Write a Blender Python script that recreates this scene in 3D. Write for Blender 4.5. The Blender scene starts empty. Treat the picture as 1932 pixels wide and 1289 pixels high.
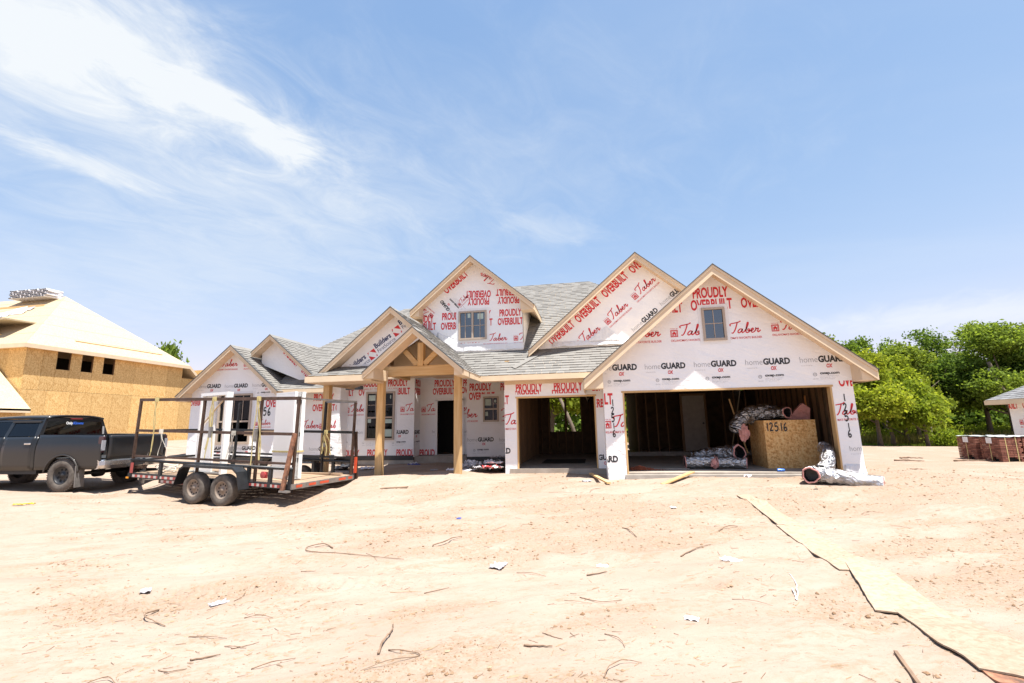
import bpy, bmesh, math, random
import numpy as np
from mathutils import Vector, Matrix
from mathutils.geometry import tessellate_polygon
R = math.radians
random.seed(7)
sc = bpy.context.scene
col = sc.collection

# ------------------------------------------------------------------ camera, sky, sun, exposure
CAM_H = 1.68
def cam_axes(yaw, pitch, roll):
    f = Vector((-math.sin(yaw)*math.cos(pitch), math.cos(yaw)*math.cos(pitch), math.sin(pitch)))
    r = Vector((math.cos(yaw), math.sin(yaw), 0)); u = r.cross(f)
    c, s = math.cos(roll), math.sin(roll)
    return c*r + s*u, -s*r + c*u, f
cr, cu, cf = cam_axes(R(9.738), R(10.2595), R(-1.129))
cam_d = bpy.data.cameras.new('camera'); cam = bpy.data.objects.new('camera', cam_d); col.objects.link(cam)
cam_d.sensor_width = 36; cam_d.lens = 16.257; cam_d.clip_start = 0.05; cam_d.clip_end = 3000
m = Matrix.Identity(4)
for i in range(3):
    m[i][0] = cr[i]; m[i][1] = cu[i]; m[i][2] = -cf[i]
m[2][3] = CAM_H
cam.matrix_world = m
sc.camera = cam

SUN = Vector((0.53, -0.47, 2.30)).normalized()
sun_d = bpy.data.lights.new('sun', 'SUN'); sun_d.energy = 4.9; sun_d.angle = R(0.53); sun_d.color = (1.0, .96, .89)
sun = bpy.data.objects.new('sun', sun_d); col.objects.link(sun)
sun.rotation_euler = SUN.to_track_quat('Z', 'Y').to_euler(); sun.location = (8, -8, 40)

world = bpy.data.worlds.new('World'); sc.world = world; world.use_nodes = True
wt = world.node_tree; wt.nodes.clear()
def wn(t, **k):
    n = wt.nodes.new(t)
    for a, b in k.items(): setattr(n, a, b)
    return n
def wmath(op, a, b=None, c=None, clamp=False):
    n = wn('ShaderNodeMath', operation=op, use_clamp=clamp)
    for i, x in enumerate((a, b, c)):
        if x is None: continue
        if isinstance(x, (int, float)): n.inputs[i].default_value = x
        else: wt.links.new(x, n.inputs[i])
    return n.outputs[0]
wout = wn('ShaderNodeOutputWorld'); wbg = wn('ShaderNodeBackground')
sky = wn('ShaderNodeTexSky', sky_type='NISHITA', sun_disc=False, sun_elevation=math.asin(SUN.z), sun_rotation=math.atan2(SUN.x, SUN.y),
         altitude=300, air_density=1.0, dust_density=.35, ozone_density=1.6)
tc = wn('ShaderNodeTexCoord'); sep = wn('ShaderNodeSeparateXYZ'); wt.links.new(tc.outputs['Generated'], sep.inputs[0])
den = wmath('ADD', wmath('MAXIMUM', sep.outputs[2], 0.0), 0.12)
px = wmath('DIVIDE', sep.outputs[0], den); py = wmath('DIVIDE', sep.outputs[1], den)
comb = wn('ShaderNodeCombineXYZ'); wt.links.new(px, comb.inputs[0]); wt.links.new(py, comb.inputs[1])
def wnoise(scale, detail, rough, rot=0, sx=1, sy=1, dist=0, off=(0, 0, 0)):
    mp = wn('ShaderNodeMapping', vector_type='TEXTURE'); mp.inputs['Rotation'].default_value = (0, 0, rot); mp.inputs['Scale'].default_value = (1/sx, 1/sy, 1)
    mp.inputs['Location'].default_value = off
    wt.links.new(comb.outputs[0], mp.inputs[0])
    n = wn('ShaderNodeTexNoise'); n.inputs['Scale'].default_value = scale; n.inputs['Detail'].default_value = detail
    n.inputs['Roughness'].default_value = rough; n.inputs['Distortion'].default_value = dist
    wt.links.new(mp.outputs[0], n.inputs['Vector']); return n.outputs[0]
fine = wnoise(4.2, 11, .66, R(62), .85, 1.35, .7)
wide = wnoise(1.0, 7, .56, R(-8), .45, 1.8, .2, (3.1, 1.7, 0))
# a cloud bank given by an ellipse on the cloud layer (centre, half axes, turn)
def bank(cx, cy, ax, ay, rot, gain, lo, hi, soft=1.0):
    dx = wmath('SUBTRACT', px, cx); dy = wmath('SUBTRACT', py, cy)
    c, s = math.cos(rot), math.sin(rot)
    u = wmath('ADD', wmath('MULTIPLY', dx, c/ax), wmath('MULTIPLY', dy, s/ax))
    v = wmath('ADD', wmath('MULTIPLY', dx, -s/ay), wmath('MULTIPLY', dy, c/ay))
    d = wmath('SQRT', wmath('ADD', wmath('MULTIPLY', u, u), wmath('MULTIPLY', v, v)))
    base = wmath('SUBTRACT', 1.0, wmath('MULTIPLY', d, soft))
    t = wmath('ADD', base, wmath('MULTIPLY', wmath('SUBTRACT', fine, .5), 1.7))
    mr = wn('ShaderNodeMapRange', interpolation_type='SMOOTHSTEP')
    mr.inputs['From Min'].default_value = lo; mr.inputs['From Max'].default_value = hi
    mr.inputs['To Max'].default_value = gain
    wt.links.new(t, mr.inputs['Value']); return mr.outputs[0]
banks = [bank(-1.16, .50, .52, .32, R(66), .60, -.55, 1.2),
         bank(-.95, .85, .40, .16, R(67), .52, -.55, 1.1),
         bank(-.865, 1.0, .20, .10, R(74), .55, -.3, .95),
         bank(-1.42, 1.02, .22, .075, R(64), .5, -.3, .9),
         bank(-1.20, .85, .85, .44, R(66), .33, -.6, 1.2),
         bank(-1.5, 1.6, 1.6, .65, R(-8), .42, -.5, 1.3),
         bank(-.12, 1.75, .22, .14, R(20), .22, -.3, 1.0),
         bank(2.15, 2.9, .9, .35, R(-20), .6, -.3, 1.0)]
tot = banks[0]
for b in banks[1:]: tot = wmath('ADD', tot, b)
mr = wn('ShaderNodeMapRange', interpolation_type='SMOOTHSTEP'); mr.inputs['From Min'].default_value = .42; mr.inputs['From Max'].default_value = .85; mr.inputs['To Max'].default_value = .15
wt.links.new(wide, mr.inputs['Value'])
tot = wmath('MINIMUM', wmath('ADD', tot, mr.outputs[0]), .96)
mix = wn('ShaderNodeMix', data_type='RGBA')
# even out the steep brightening of the sky model towards the horizon, the same way all round the dome
SREF = .2613
ss = wn('ShaderNodeSeparateColor'); wt.links.new(sky.outputs[0], ss.inputs[0]); sco = wn('ShaderNodeCombineColor')
for i_, (a_, b_) in enumerate(((1.27,.443),(1.68,1.2),(2.2,1.5))):
    x_ = wmath('MULTIPLY', ss.outputs[i_], SREF)
    wt.links.new(wmath('DIVIDE', wmath('MULTIPLY', x_, a_/SREF), wmath('ADD', wmath('MULTIPLY', x_, b_), 1.0)), sco.inputs[i_])
wt.links.new(tot, mix.inputs['Factor']); wt.links.new(sco.outputs[0], mix.inputs['A']); mix.inputs['B'].default_value = (3.55, 3.7, 3.82, 1)
wt.links.new(mix.outputs['Result'], wbg.inputs['Color']); wbg.inputs['Strength'].default_value = 0.114
wt.links.new(wbg.outputs[0], wout.inputs['Surface'])
sc.view_settings.view_transform = 'Standard'; sc.view_settings.look = 'None'; sc.view_settings.gamma = 1
sc.view_settings.use_curve_mapping = False
sc.view_settings.exposure = 1.2
sc.cycles.max_bounces = 8; sc.cycles.transparent_max_bounces = 12; sc.cycles.caustics_reflective = False; sc.cycles.caustics_refractive = False

# ------------------------------------------------------------------ object helpers
class MB:
    """collects faces of one mesh"""
    def __init__(s): s.v = []; s.f = []; s.m = []
    def face(s, pts, mi=0):
        n = len(s.v); s.v += [tuple(p) for p in pts]; s.f.append(tuple(range(n, n+len(pts)))); s.m.append(mi)
    def add(s, vs, fs, mi=0):
        n = len(s.v); s.v += [tuple(p) for p in vs]
        for f in fs: s.f.append(tuple(n+i for i in f)); s.m.append(mi)
    def box(s, x0, x1, y0, y1, z0, z1, mi=0):
        v = [(x, y, z) for z in (z0, z1) for y in (y0, y1) for x in (x0, x1)]
        s.add(v, [(0,2,3,1),(4,5,7,6),(0,1,5,4),(2,6,7,3),(0,4,6,2),(1,3,7,5)], mi); return s
    def obox(s, c, size, M=None, mi=0):
        h = [d/2 for d in size]; v = []
        for z in (-h[2], h[2]):
            for y in (-h[1], h[1]):
                for x in (-h[0], h[0]):
                    p = Vector((x, y, z)); p = (M @ p) if M else p
                    v.append(p + Vector(c))
        s.add(v, [(0,2,3,1),(4,5,7,6),(0,1,5,4),(2,6,7,3),(0,4,6,2),(1,3,7,5)], mi); return s
    def beam(s, p, q, w, h, up=(0,0,1), mi=0):
        p = Vector(p); q = Vector(q); d = (q-p); L = d.length; d.normalize(); up = Vector(up)
        if abs(d.dot(up)) > .99*up.length: up = Vector((0,1,0))
        side = d.cross(up); side.normalize(); up2 = side.cross(d)
        M = Matrix((d, side, up2)).transposed()
        s.obox((p+q)/2, (L, w, h), M, mi); return s
    def prism(s, poly, off, mi=0, mi_side=None):
        """poly: 3d points, extruded by off"""
        n = len(poly); off = Vector(off); a = [Vector(p) for p in poly]; b = [p+off for p in a]
        tris = tessellate_polygon([a])
        nrm = Vector((0,0,0))
        for i in range(n):
            nrm += a[i].cross(a[(i+1) % n])
        flip = nrm.dot(off) > 0
        for t in tris:
            pa = [a[i] for i in t]; pb = [b[i] for i in t]
            tn = (pa[1]-pa[0]).cross(pa[2]-pa[0])
            if tn.dot(off) > 0: pa.reverse()
            tn = (pb[1]-pb[0]).cross(pb[2]-pb[0])
            if tn.dot(off) < 0: pb.reverse()
            s.face(pa, mi); s.face(pb, mi)
        for i in range(n):
            j = (i+1) % n
            q = [a[i], a[j], b[j], b[i]] if flip else [a[j], a[i], b[i], b[j]]
            s.face(q, mi if mi_side is None else mi_side)
        return s
    def tube(s, path, r, n=8, mi=0, cap=True):
        path = [Vector(p) for p in path]; rr = r if isinstance(r, (list, tuple)) else [r]*len(path)
        base = len(s.v); ref = Vector((0,0,1)); prev = None
        for i, p in enumerate(path):
            d = (path[min(i+1, len(path)-1)] - path[max(i-1, 0)]).normalized()
            if prev is None:
                a = d.cross(ref)
                if a.length < .05: a = d.cross(Vector((1,0,0)))
                a.normalize()
            else:
                a = prev - d*prev.dot(d); a.normalize()
            prev = a; b = d.cross(a)
            for k in range(n):
                t = 2*math.pi*k/n
                s.v.append(tuple(p + (a*math.cos(t) + b*math.sin(t))*rr[i]))
        for i in range(len(path)-1):
            for k in range(n):
                k2 = (k+1) % n
                s.f.append((base+i*n+k, base+i*n+k2, base+(i+1)*n+k2, base+(i+1)*n+k)); s.m.append(mi)
        if cap:
            s.f.append(tuple(base+k for k in reversed(range(n)))); s.m.append(mi)
            e = base+(len(path)-1)*n; s.f.append(tuple(e+k for k in range(n))); s.m.append(mi)
        return s
    def lathe(s, prof, n=32, axis='Y', c=(0,0,0), mi=0, mfun=None):
        """prof: (radius, offset along axis)"""
        base = len(s.v)
        for r, o in prof:
            for k in range(n):
                t = 2*math.pi*k/n; x, z = r*math.cos(t), r*math.sin(t)
                p = (x, o, z) if axis == 'Y' else (x, z, o) if axis == 'Z' else (o, x, z)
                s.v.append((p[0]+c[0], p[1]+c[1], p[2]+c[2]))
        for i in range(len(prof)-1):
            for k in range(n):
                k2 = (k+1) % n
                s.f.append((base+i*n+k, base+(i+1)*n+k, base+(i+1)*n+k2, base+i*n+k2)); s.m.append(mi if mfun is None else mfun(i))
        return s
    def build(s, name, mats, parent=None, loc=None, smooth=False, shift=None):
        me = bpy.data.meshes.new(name)
        vs = s.v
        if shift is not None: vs = [(v[0]-shift[0], v[1]-shift[1], v[2]-shift[2]) for v in vs]
        me.from_pydata(vs, [], s.f)
        if not isinstance(mats, (list, tuple)): mats = [mats]
        for mt in mats: me.materials.append(mt)
        if len(mats) > 1: me.polygons.foreach_set('material_index', s.m)
        if smooth: me.polygons.foreach_set('use_smooth', [True]*len(s.f))
        me.update()
        o = bpy.data.objects.new(name, me); col.objects.link(o)
        if parent: o.parent = parent
        if loc is not None: o.location = loc
        return o
def tag(o, label=None, cat=None, group=None, kind=None):
    if label: o['label'] = label
    if cat: o['category'] = cat
    if group: o['group'] = group
    if kind: o['kind'] = kind
    return o
def thing(name, label, cat, loc=(0,0,0), rz=0, group=None):
    o = bpy.data.objects.new(name, None); col.objects.link(o); o.empty_display_size = .2
    o.location = loc; o.rotation_euler = (0, 0, rz)
    return tag(o, label, cat, group)
def copy_tree(o, parent=None, loc=None, rz=None, label=None, scale=None):
    c = o.copy(); col.objects.link(c)
    if parent: c.parent = parent
    if loc is not None: c.location = loc
    if rz is not None: c.rotation_euler = (0, 0, rz)
    if label: c['label'] = label
    if scale is not None: c.scale = scale
    for ch in list(o.children): copy_tree(ch, c)
    return c
def bevel(o, w=.01, seg=2):
    b = o.modifiers.new('bevel', 'BEVEL'); b.width = w; b.segments = seg; b.limit_method = 'ANGLE'; b.angle_limit = R(35); return o
def dup_part(o, parent, loc=None, rot=None):
    c = o.copy(); col.objects.link(c); c.parent = parent
    if loc is not None: c.location = loc
    if rot is not None: c.rotation_euler = rot
    return c

# ------------------------------------------------------------------ materials
def new_mat(name):
    m = bpy.data.materials.new(name); m.use_nodes = True
    nt = m.node_tree; return m, nt, nt.nodes['Principled BSDF']
def nd(nt, t, **k):
    n = nt.nodes.new(t)
    for a, b in k.items():
        if hasattr(n, a): setattr(n, a, b)
    return n
def setin(n, **k):
    for a, b in k.items(): n.inputs[a.replace('_', ' ')].default_value = b
    return n
def coords(nt, kind='Object', scale=(1,1,1), rot=(0,0,0)):
    t = nd(nt, 'ShaderNodeTexCoord'); mp = nd(nt, 'ShaderNodeMapping', vector_type='TEXTURE'); mp.inputs['Scale'].default_value = tuple(1/q_ for q_ in scale); mp.inputs['Rotation'].default_value = rot
    nt.links.new(t.outputs[kind], mp.inputs[0]); return mp.outputs[0]
def noise(nt, vec, scale, detail=4, rough=.55, dist=0):
    n = nd(nt, 'ShaderNodeTexNoise'); setin(n, Scale=scale, Detail=detail, Roughness=rough, Distortion=dist); nt.links.new(vec, n.inputs['Vector']); return n.outputs[0]
def ramp(nt, fac, stops, interp='LINEAR'):
    n = nd(nt, 'ShaderNodeValToRGB'); e = n.color_ramp.elements; n.color_ramp.interpolation = interp
    while len(e) < len(stops): e.new(.5)
    for i, (p, c) in enumerate(stops):
        e[i].position = p; e[i].color = (c[0], c[1], c[2], 1) if not isinstance(c, (int, float)) else (c, c, c, 1)
    nt.links.new(fac, n.inputs[0]); return n.outputs[0]
def mixc(nt, fac, a, b, mode='MIX'):
    n = nd(nt, 'ShaderNodeMix', data_type='RGBA', blend_type=mode)
    for inp, x in (('Factor', fac), ('A', a), ('B', b)):
        if isinstance(x, (int, float)): n.inputs[inp].default_value = x
        elif isinstance(x, tuple): n.inputs[inp].default_value = (*x[:3], 1)
        else: nt.links.new(x, n.inputs[inp])
    return n.outputs['Result']
def mth(nt, op, a, b=None, clamp=False):
    n = nd(nt, 'ShaderNodeMath', operation=op, use_clamp=clamp)
    for i, x in enumerate((a, b)):
        if x is None: continue
        if isinstance(x, (int, float)): n.inputs[i].default_value = x
        else: nt.links.new(x, n.inputs[i])
    return n.outputs[0]
def bump(nt, bs, h, strength=.3, dist=.01):
    b = nd(nt, 'ShaderNodeBump'); setin(b, Strength=strength, Distance=dist); nt.links.new(h, b.inputs['Height']); nt.links.new(b.outputs[0], bs.inputs['Normal'])
def simple(name, c, rough=.6, metal=0, var=.12, scale=6, bmp=0, spec=.5):
    m, nt, bs = new_mat(name)
    v = coords(nt); n = noise(nt, v, scale, 5, .6)
    c0 = tuple(x*(1-var) for x in c); c1 = tuple(min(1, x*(1+var)) for x in c)
    nt.links.new(ramp(nt, n, [(.3, c0), (.7, c1)]), bs.inputs['Base Color'])
    setin(bs, Roughness=rough, Metallic=metal); bs.inputs['Specular IOR Level'].default_value = spec
    if bmp: bump(nt, bs, noise(nt, v, scale*6, 4, .6), bmp, .01)
    return m
M = {}
def mat_osb(name, base, dark, light, scale=1.0):
    m, nt, bs = new_mat(name)
    v = coords(nt)
    layers = []
    for i, rot in enumerate(((.1,.3,.35), (.5,1.3,.9), (-.4,-.7,-.8))):
        mp = nd(nt, 'ShaderNodeMapping', vector_type='TEXTURE'); mp.inputs['Rotation'].default_value = rot; mp.inputs['Scale'].default_value = tuple(1/(q_*scale) for q_ in (9, 34, 34))
        nt.links.new(v, mp.inputs[0])
        vo = nd(nt, 'ShaderNodeTexVoronoi'); setin(vo, Scale=1.0); nt.links.new(mp.outputs[0], vo.inputs['Vector'])
        sp = nd(nt, 'ShaderNodeSeparateColor'); nt.links.new(vo.outputs['Color'], sp.inputs[0]); layers.append(sp.outputs[i])
    s = mth(nt, 'MULTIPLY', mth(nt, 'ADD', mth(nt, 'ADD', layers[0], layers[1]), layers[2]), .333)
    big = noise(nt, v, .9, 3, .5)
    c = ramp(nt, s, [(.22, dark), (.5, base), (.78, light)])
    c = mixc(nt, mth(nt, 'MULTIPLY', big, .35), c, dark, 'MIX')
    oi = nd(nt, 'ShaderNodeObjectInfo')
    c = mixc(nt, 1.0, c, ramp(nt, oi.outputs['Random'], [(0, .84), (1, 1.08)]), 'MULTIPLY')
    nt.links.new(c, bs.inputs['Base Color']); setin(bs, Roughness=.8)
    bump(nt, bs, s, .25, .006)
    return m
M['osb'] = mat_osb('osb', (.68,.44,.175), (.48,.27,.085), (.80,.57,.27))
M['osb_gold'] = mat_osb('osb_gold', (.80,.46,.17), (.52,.25,.075), (.88,.62,.29))
M['osb_pale'] = mat_osb('osb_roof', (.50,.40,.26), (.44,.34,.20), (.55,.45,.31))
M['osb_ground'] = mat_osb('osb_weathered', (.355,.27,.195), (.30,.215,.145), (.39,.305,.225))
def mat_wood(name, a, b, axis=2, scale=1.0):
    m, nt, bs = new_mat(name)
    sc3 = [26*scale]*3; sc3[axis] = 1.3*scale
    v = coords(nt, scale=tuple(sc3)); n = noise(nt, v, 1.0, 5, .6, .6)
    v2 = coords(nt); k = noise(nt, v2, 2.1, 2, .5)
    c = ramp(nt, n, [(.3, a), (.7, b)])
    vo = nd(nt, 'ShaderNodeTexVoronoi'); setin(vo, Scale=2.6); nt.links.new(v2, vo.inputs['Vector'])
    knot = ramp(nt, vo.outputs['Distance'], [(.02, 1), (.07, 0)])
    c = mixc(nt, mth(nt, 'MULTIPLY', knot, .7), c, tuple(x*.4 for x in a))
    c = mixc(nt, mth(nt, 'MULTIPLY', k, .3), c, tuple(x*.75 for x in a))
    oi = nd(nt, 'ShaderNodeObjectInfo')
    c = mixc(nt, 1.0, c, ramp(nt, oi.outputs['Random'], [(0, .8), (1, 1.1)]), 'MULTIPLY')
    nt.links.new(c, bs.inputs['Base Color']); setin(bs, Roughness=.7)
    bump(nt, bs, n, .15, .004); return m
M['lumber_z'] = mat_wood('lumber_upright', (.58,.345,.13), (.78,.555,.29), 2)
M['lumber_x'] = mat_wood('lumber_lying', (.58,.345,.13), (.78,.555,.29), 0)
M['lumber_y'] = mat_wood('lumber_deep', (.58,.345,.13), (.78,.555,.29), 1)
M['stud'] = mat_wood('shade_toned_stud_wood', (.15,.08,.035), (.23,.13,.06), 2)  # lumber darkened, the shade inside the garages is put into its colour
M['trim'] = simple('primed_trim', (.66,.525,.365), .6, 0, .07, 3, .08)
M['soffit'] = simple('soffit_board', (.70,.54,.38), .7, 0, .08, 3)
M['plank'] = mat_wood('deck_plank', (.30,.20,.13), (.46,.33,.22), 0)
M['frame_tan'] = simple('window_frame_tan', (.42,.34,.27), .45, 0, .05, 4)
M['white_paint'] = simple('white_paint', (.80,.80,.79), .35, 0, .03, 2)
M['white_pvc'] = simple('white_tape', (.80,.80,.80), .4, 0, .04, 4, .2)
def mat_wrap():
    m, nt, bs = new_mat('housewrap')
    v = coords(nt); n1 = noise(nt, v, 1.3, 5, .6, .5); n2 = noise(nt, v, 9, 4, .6)
    vo = nd(nt, 'ShaderNodeTexVoronoi'); setin(vo, Scale=4.5); nt.links.new(v, vo.inputs['Vector'])
    sp = ramp(nt, vo.outputs['Distance'], [(.018, 1), (.03, 0)])
    c = ramp(nt, n1, [(.3, (.83,.84,.855)), (.7, (.88,.89,.90))])
    c = mixc(nt, mth(nt, 'MULTIPLY', sp, .45), c, (.35,.35,.36))
    nt.links.new(c, bs.inputs['Base Color']); setin(bs, Roughness=.55)
    h = mth(nt, 'ADD', mth(nt, 'MULTIPLY', n1, 1.0), mth(nt, 'MULTIPLY', n2, .12))
    bump(nt, bs, mth(nt, 'ADD', h, mth(nt, 'MULTIPLY', noise(nt, coords(nt, scale=(.6,.6,2.6), rot=(0,.35,0)), 1.8, 4, .55, .3), .7)), .5, .09); return m
M['wrap'] = mat_wrap()
def mat_film():
    m, nt, bs = new_mat('loose_film'); v = coords(nt)
    nt.links.new(ramp(nt, noise(nt, v, 2, 3), [(.3, (.74,.74,.75)), (.7, (.82,.82,.82))]), bs.inputs['Base Color']); setin(bs, Roughness=.3)
    bump(nt, bs, noise(nt, coords(nt, scale=(1,1,.4)), 5, 6, .65, 1.2), .9, .06); return m
M['film'] = mat_film()
M['red_ink'] = simple('red_ink', (.62,.022,.028), .5, 0, .05, 3)
M['black_ink'] = simple('black_ink', (.022,.024,.028), .5, 0, .1, 3)
M['gray_ink'] = simple('gray_ink', (.34,.35,.36), .5, 0, .05, 3)
M['navy_ink'] = simple('navy_ink', (.02,.035,.12), .5, 0, .05, 3)
M['marker'] = simple('marker_ink', (.015,.015,.016), .45, 0, .1, 3)
M['blue_sticker'] = simple('blue_sticker', (.03,.12,.55), .4, 0, .1, 3)
def mat_shingle():
    m, nt, bs = new_mat('shingles')
    g = nd(nt, 'ShaderNodeNewGeometry')
    c = ramp(nt, g.outputs['Random Per Island'], [(0, (.135,.132,.126)), (.22, (.168,.165,.158)), (.65, (.188,.185,.176)), (1, (.21,.206,.196))])
    v = coords(nt); n = noise(nt, v, 90, 3, .7); n2 = noise(nt, v, .6, 3)
    c = mixc(nt, mth(nt, 'MULTIPLY', n, .5), c, (.16,.15,.14)); c = mixc(nt, mth(nt, 'MULTIPLY', n2, .25), c, (.30,.27,.23))
    nt.links.new(c, bs.inputs['Base Color']); setin(bs, Roughness=.92); bump(nt, bs, n, .4, .004); return m
M['shingle'] = mat_shingle()
M['underlay'] = simple('dark_underlay', (.055,.058,.062), .8, 0, .15, 5)
M['black_band'] = simple('black_flashing', (.03,.032,.035), .5, 0, .2, 4, .3)
def mat_concrete(name, a, b):
    m, nt, bs = new_mat(name); v = coords(nt); n = noise(nt, v, 3, 8, .65)
    nt.links.new(ramp(nt, n, [(.3, a), (.7, b)]), bs.inputs['Base Color']); setin(bs, Roughness=.85); bump(nt, bs, noise(nt, v, 40, 4), .2, .005); return m
M['concrete'] = mat_concrete('concrete', (.30,.27,.235), (.44,.41,.365))
M['slab'] = mat_concrete('dusty_slab', (.26,.22,.18), (.40,.35,.30))
def mat_glass(name, tint, refl, rough=.02):
    m, nt, bs = new_mat(name); out = nt.nodes['Material Output']
    tr = nd(nt, 'ShaderNodeBsdfTransparent'); tr.inputs[0].default_value = (*tint, 1)
    gl = nd(nt, 'ShaderNodeBsdfGlossy'); gl.inputs['Roughness'].default_value = rough; gl.inputs['Color'].default_value = (.9,.95,1,1)
    g_ = nd(nt, 'ShaderNodeNewGeometry'); dt = nd(nt, 'ShaderNodeVectorMath', operation='DOT_PRODUCT'); nt.links.new(g_.outputs['Normal'], dt.inputs[0]); nt.links.new(g_.outputs['Incoming'], dt.inputs[1])
    k_ = mth(nt, 'SUBTRACT', 1.0, mth(nt, 'ABSOLUTE', dt.outputs['Value']))
    f = mth(nt, 'ADD', mth(nt, 'MULTIPLY', mth(nt, 'POWER', k_, 5.0), .8), refl+.018, True)
    mx = nd(nt, 'ShaderNodeMixShader'); nt.links.new(f, mx.inputs[0]); nt.links.new(tr.outputs[0], mx.inputs[1]); nt.links.new(gl.outputs[0], mx.inputs[2])
    nt.links.new(mx.outputs[0], out.inputs['Surface']); return m
M['glass'] = mat_glass('window_glass', (.5,.55,.55), .0)
M['glass_sky'] = mat_glass('upper_window_glass', (.3,.36,.4), .14)
M['glass_dark'] = mat_glass('tinted_glass', (.10,.11,.12), .03)
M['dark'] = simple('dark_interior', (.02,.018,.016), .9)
def mat_foil():
    m, nt, bs = new_mat('foil'); v = coords(nt); n = noise(nt, v, 14, 6, .7, .8); n2 = noise(nt, v, 3.5, 3, .6, .5)
    vo = nd(nt, 'ShaderNodeTexVoronoi', feature='DISTANCE_TO_EDGE'); setin(vo, Scale=16); nt.links.new(v, vo.inputs['Vector'])
    nt.links.new(ramp(nt, n2, [(.3, (.32,.32,.33)), (.7, (.56,.56,.57))]), bs.inputs['Base Color']); setin(bs, Metallic=.95, Roughness=.22)
    bump(nt, bs, mth(nt, 'ADD', n, mth(nt, 'MULTIPLY', vo.outputs['Distance'], .8)), .9, .03); return m
M['foil'] = mat_foil()
M['pink'] = simple('pink_insulation', (.58,.28,.25), .95, 0, .22, 9, .8)
M['black_duct'] = simple('black_duct_liner', (.02,.02,.022), .35, 0, .3, 12, .4)
M['steel'] = simple('raw_dark_steel', (.095,.06,.045), .5, .55, .35, 7, .15)
M['steel_black'] = simple('black_painted_steel', (.022,.024,.027), .4, .2, .3, 7, .1)
M['steel_light'] = simple('worn_bare_steel', (.26,.25,.24), .45, .6, .25, 9, .15)
def mat_rust():
    m, nt, bs = new_mat('rusty_steel'); v = coords(nt); n = noise(nt, v, 9, 7, .65)
    nt.links.new(ramp(nt, n, [(.35, (.10,.06,.045)), (.5, (.26,.12,.07)), (.65, (.38,.19,.11))]), bs.inputs['Base Color']); setin(bs, Roughness=.8, Metallic=.15); bump(nt, bs, n, .2, .005); return m
M['rust'] = mat_rust()
M['tyre'] = simple('dusty_tyre', (.10,.085,.072), .9, 0, .45, 7, .35)
M['rim_dust'] = simple('dusty_rim', (.24,.19,.15), .6, .3, .25, 10)
M['rim_black'] = simple('black_rim', (.03,.03,.032), .4, .4, .3, 6)
M['hole'] = simple('black_hole', (.008,.008,.008), .9)
M['red_reflect'] = simple('red_reflector', (.33,.05,.045), .35, 0, .2, 9)
M['white_reflect'] = simple('white_reflector', (.48,.42,.39), .35, 0, .1, 9)
M['orange_reflect'] = simple('orange_reflector', (.55,.075,.03), .4, 0, .1, 9)
M['amber'] = simple('amber_lens', (.8,.30,.02), .25)
M['red_lens'] = simple('faded_red_lens', (.34,.05,.05), .35)
M['strap'] = simple('yellow_webbing', (.50,.42,.19), .8, 0, .18, 14)
M['strap_gray'] = simple('gray_webbing', (.42,.40,.35), .8, 0, .18, 14)
M['rope'] = simple('pale_rope', (.62,.58,.50), .9, 0, .12, 14)
def mat_truck():
    m, nt, bs = new_mat('dusty_charcoal_paint'); t = nd(nt, 'ShaderNodeTexCoord'); v = t.outputs['Object']
    sp = nd(nt, 'ShaderNodeSeparateXYZ'); nt.links.new(v, sp.inputs[0])
    n = noise(nt, v, 2.2, 7, .65); n2 = noise(nt, v, 30, 3, .6)
    low = nd(nt, 'ShaderNodeMapRange'); setin(low, From_Min=1.25, From_Max=.45); nt.links.new(sp.outputs[2], low.inputs['Value'])
    d = mth(nt, 'MULTIPLY', mth(nt, 'ADD', mth(nt, 'MULTIPLY', low.outputs[0], .6), mth(nt, 'MULTIPLY', n, .10)), mth(nt, 'ADD', mth(nt, 'MULTIPLY', n2, .5), .55), True)
    nt.links.new(mixc(nt, d, (.008,.0105,.014), (.085,.068,.052)), bs.inputs['Base Color'])
    rr = mth(nt, 'ADD', mth(nt, 'MULTIPLY', d, .6), .28, True); nt.links.new(rr, bs.inputs['Roughness'])
    bs.inputs['Coat Weight'].default_value = .22; bs.inputs['Coat Roughness'].default_value = .06; bs.inputs['Specular IOR Level'].default_value = .3; return m
M['truck'] = mat_truck()
M['chrome'] = simple('dusty_chrome', (.62,.60,.58), .22, .95, .15, 5)
M['plastic'] = simple('black_plastic', (.02,.02,.021), .6, 0, .2, 6)
M['tail_lens'] = simple('smoked_lens', (.05,.025,.03), .15, 0, .2, 5)
M['tail_white'] = simple('clear_lens_edge', (.30,.31,.34), .25)
def mat_brick():
    m, nt, bs = new_mat('brick'); g = nd(nt, 'ShaderNodeNewGeometry'); v = coords(nt)
    c = ramp(nt, g.outputs['Random Per Island'], [(0, (.14,.045,.03)), (.5, (.24,.085,.055)), (.85, (.30,.12,.08)), (1, (.36,.20,.15))])
    c = mixc(nt, mth(nt, 'MULTIPLY', noise(nt, v, 40, 4), .35), c, (.12,.06,.05)); nt.links.new(c, bs.inputs['Base Color']); setin(bs, Roughness=.85); return m
M['brick'] = mat_brick()
M['plastic_sheet'] = simple('pale_plastic_sheet', (.56,.58,.57), .25, 0, .12, 4, .4)
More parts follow.
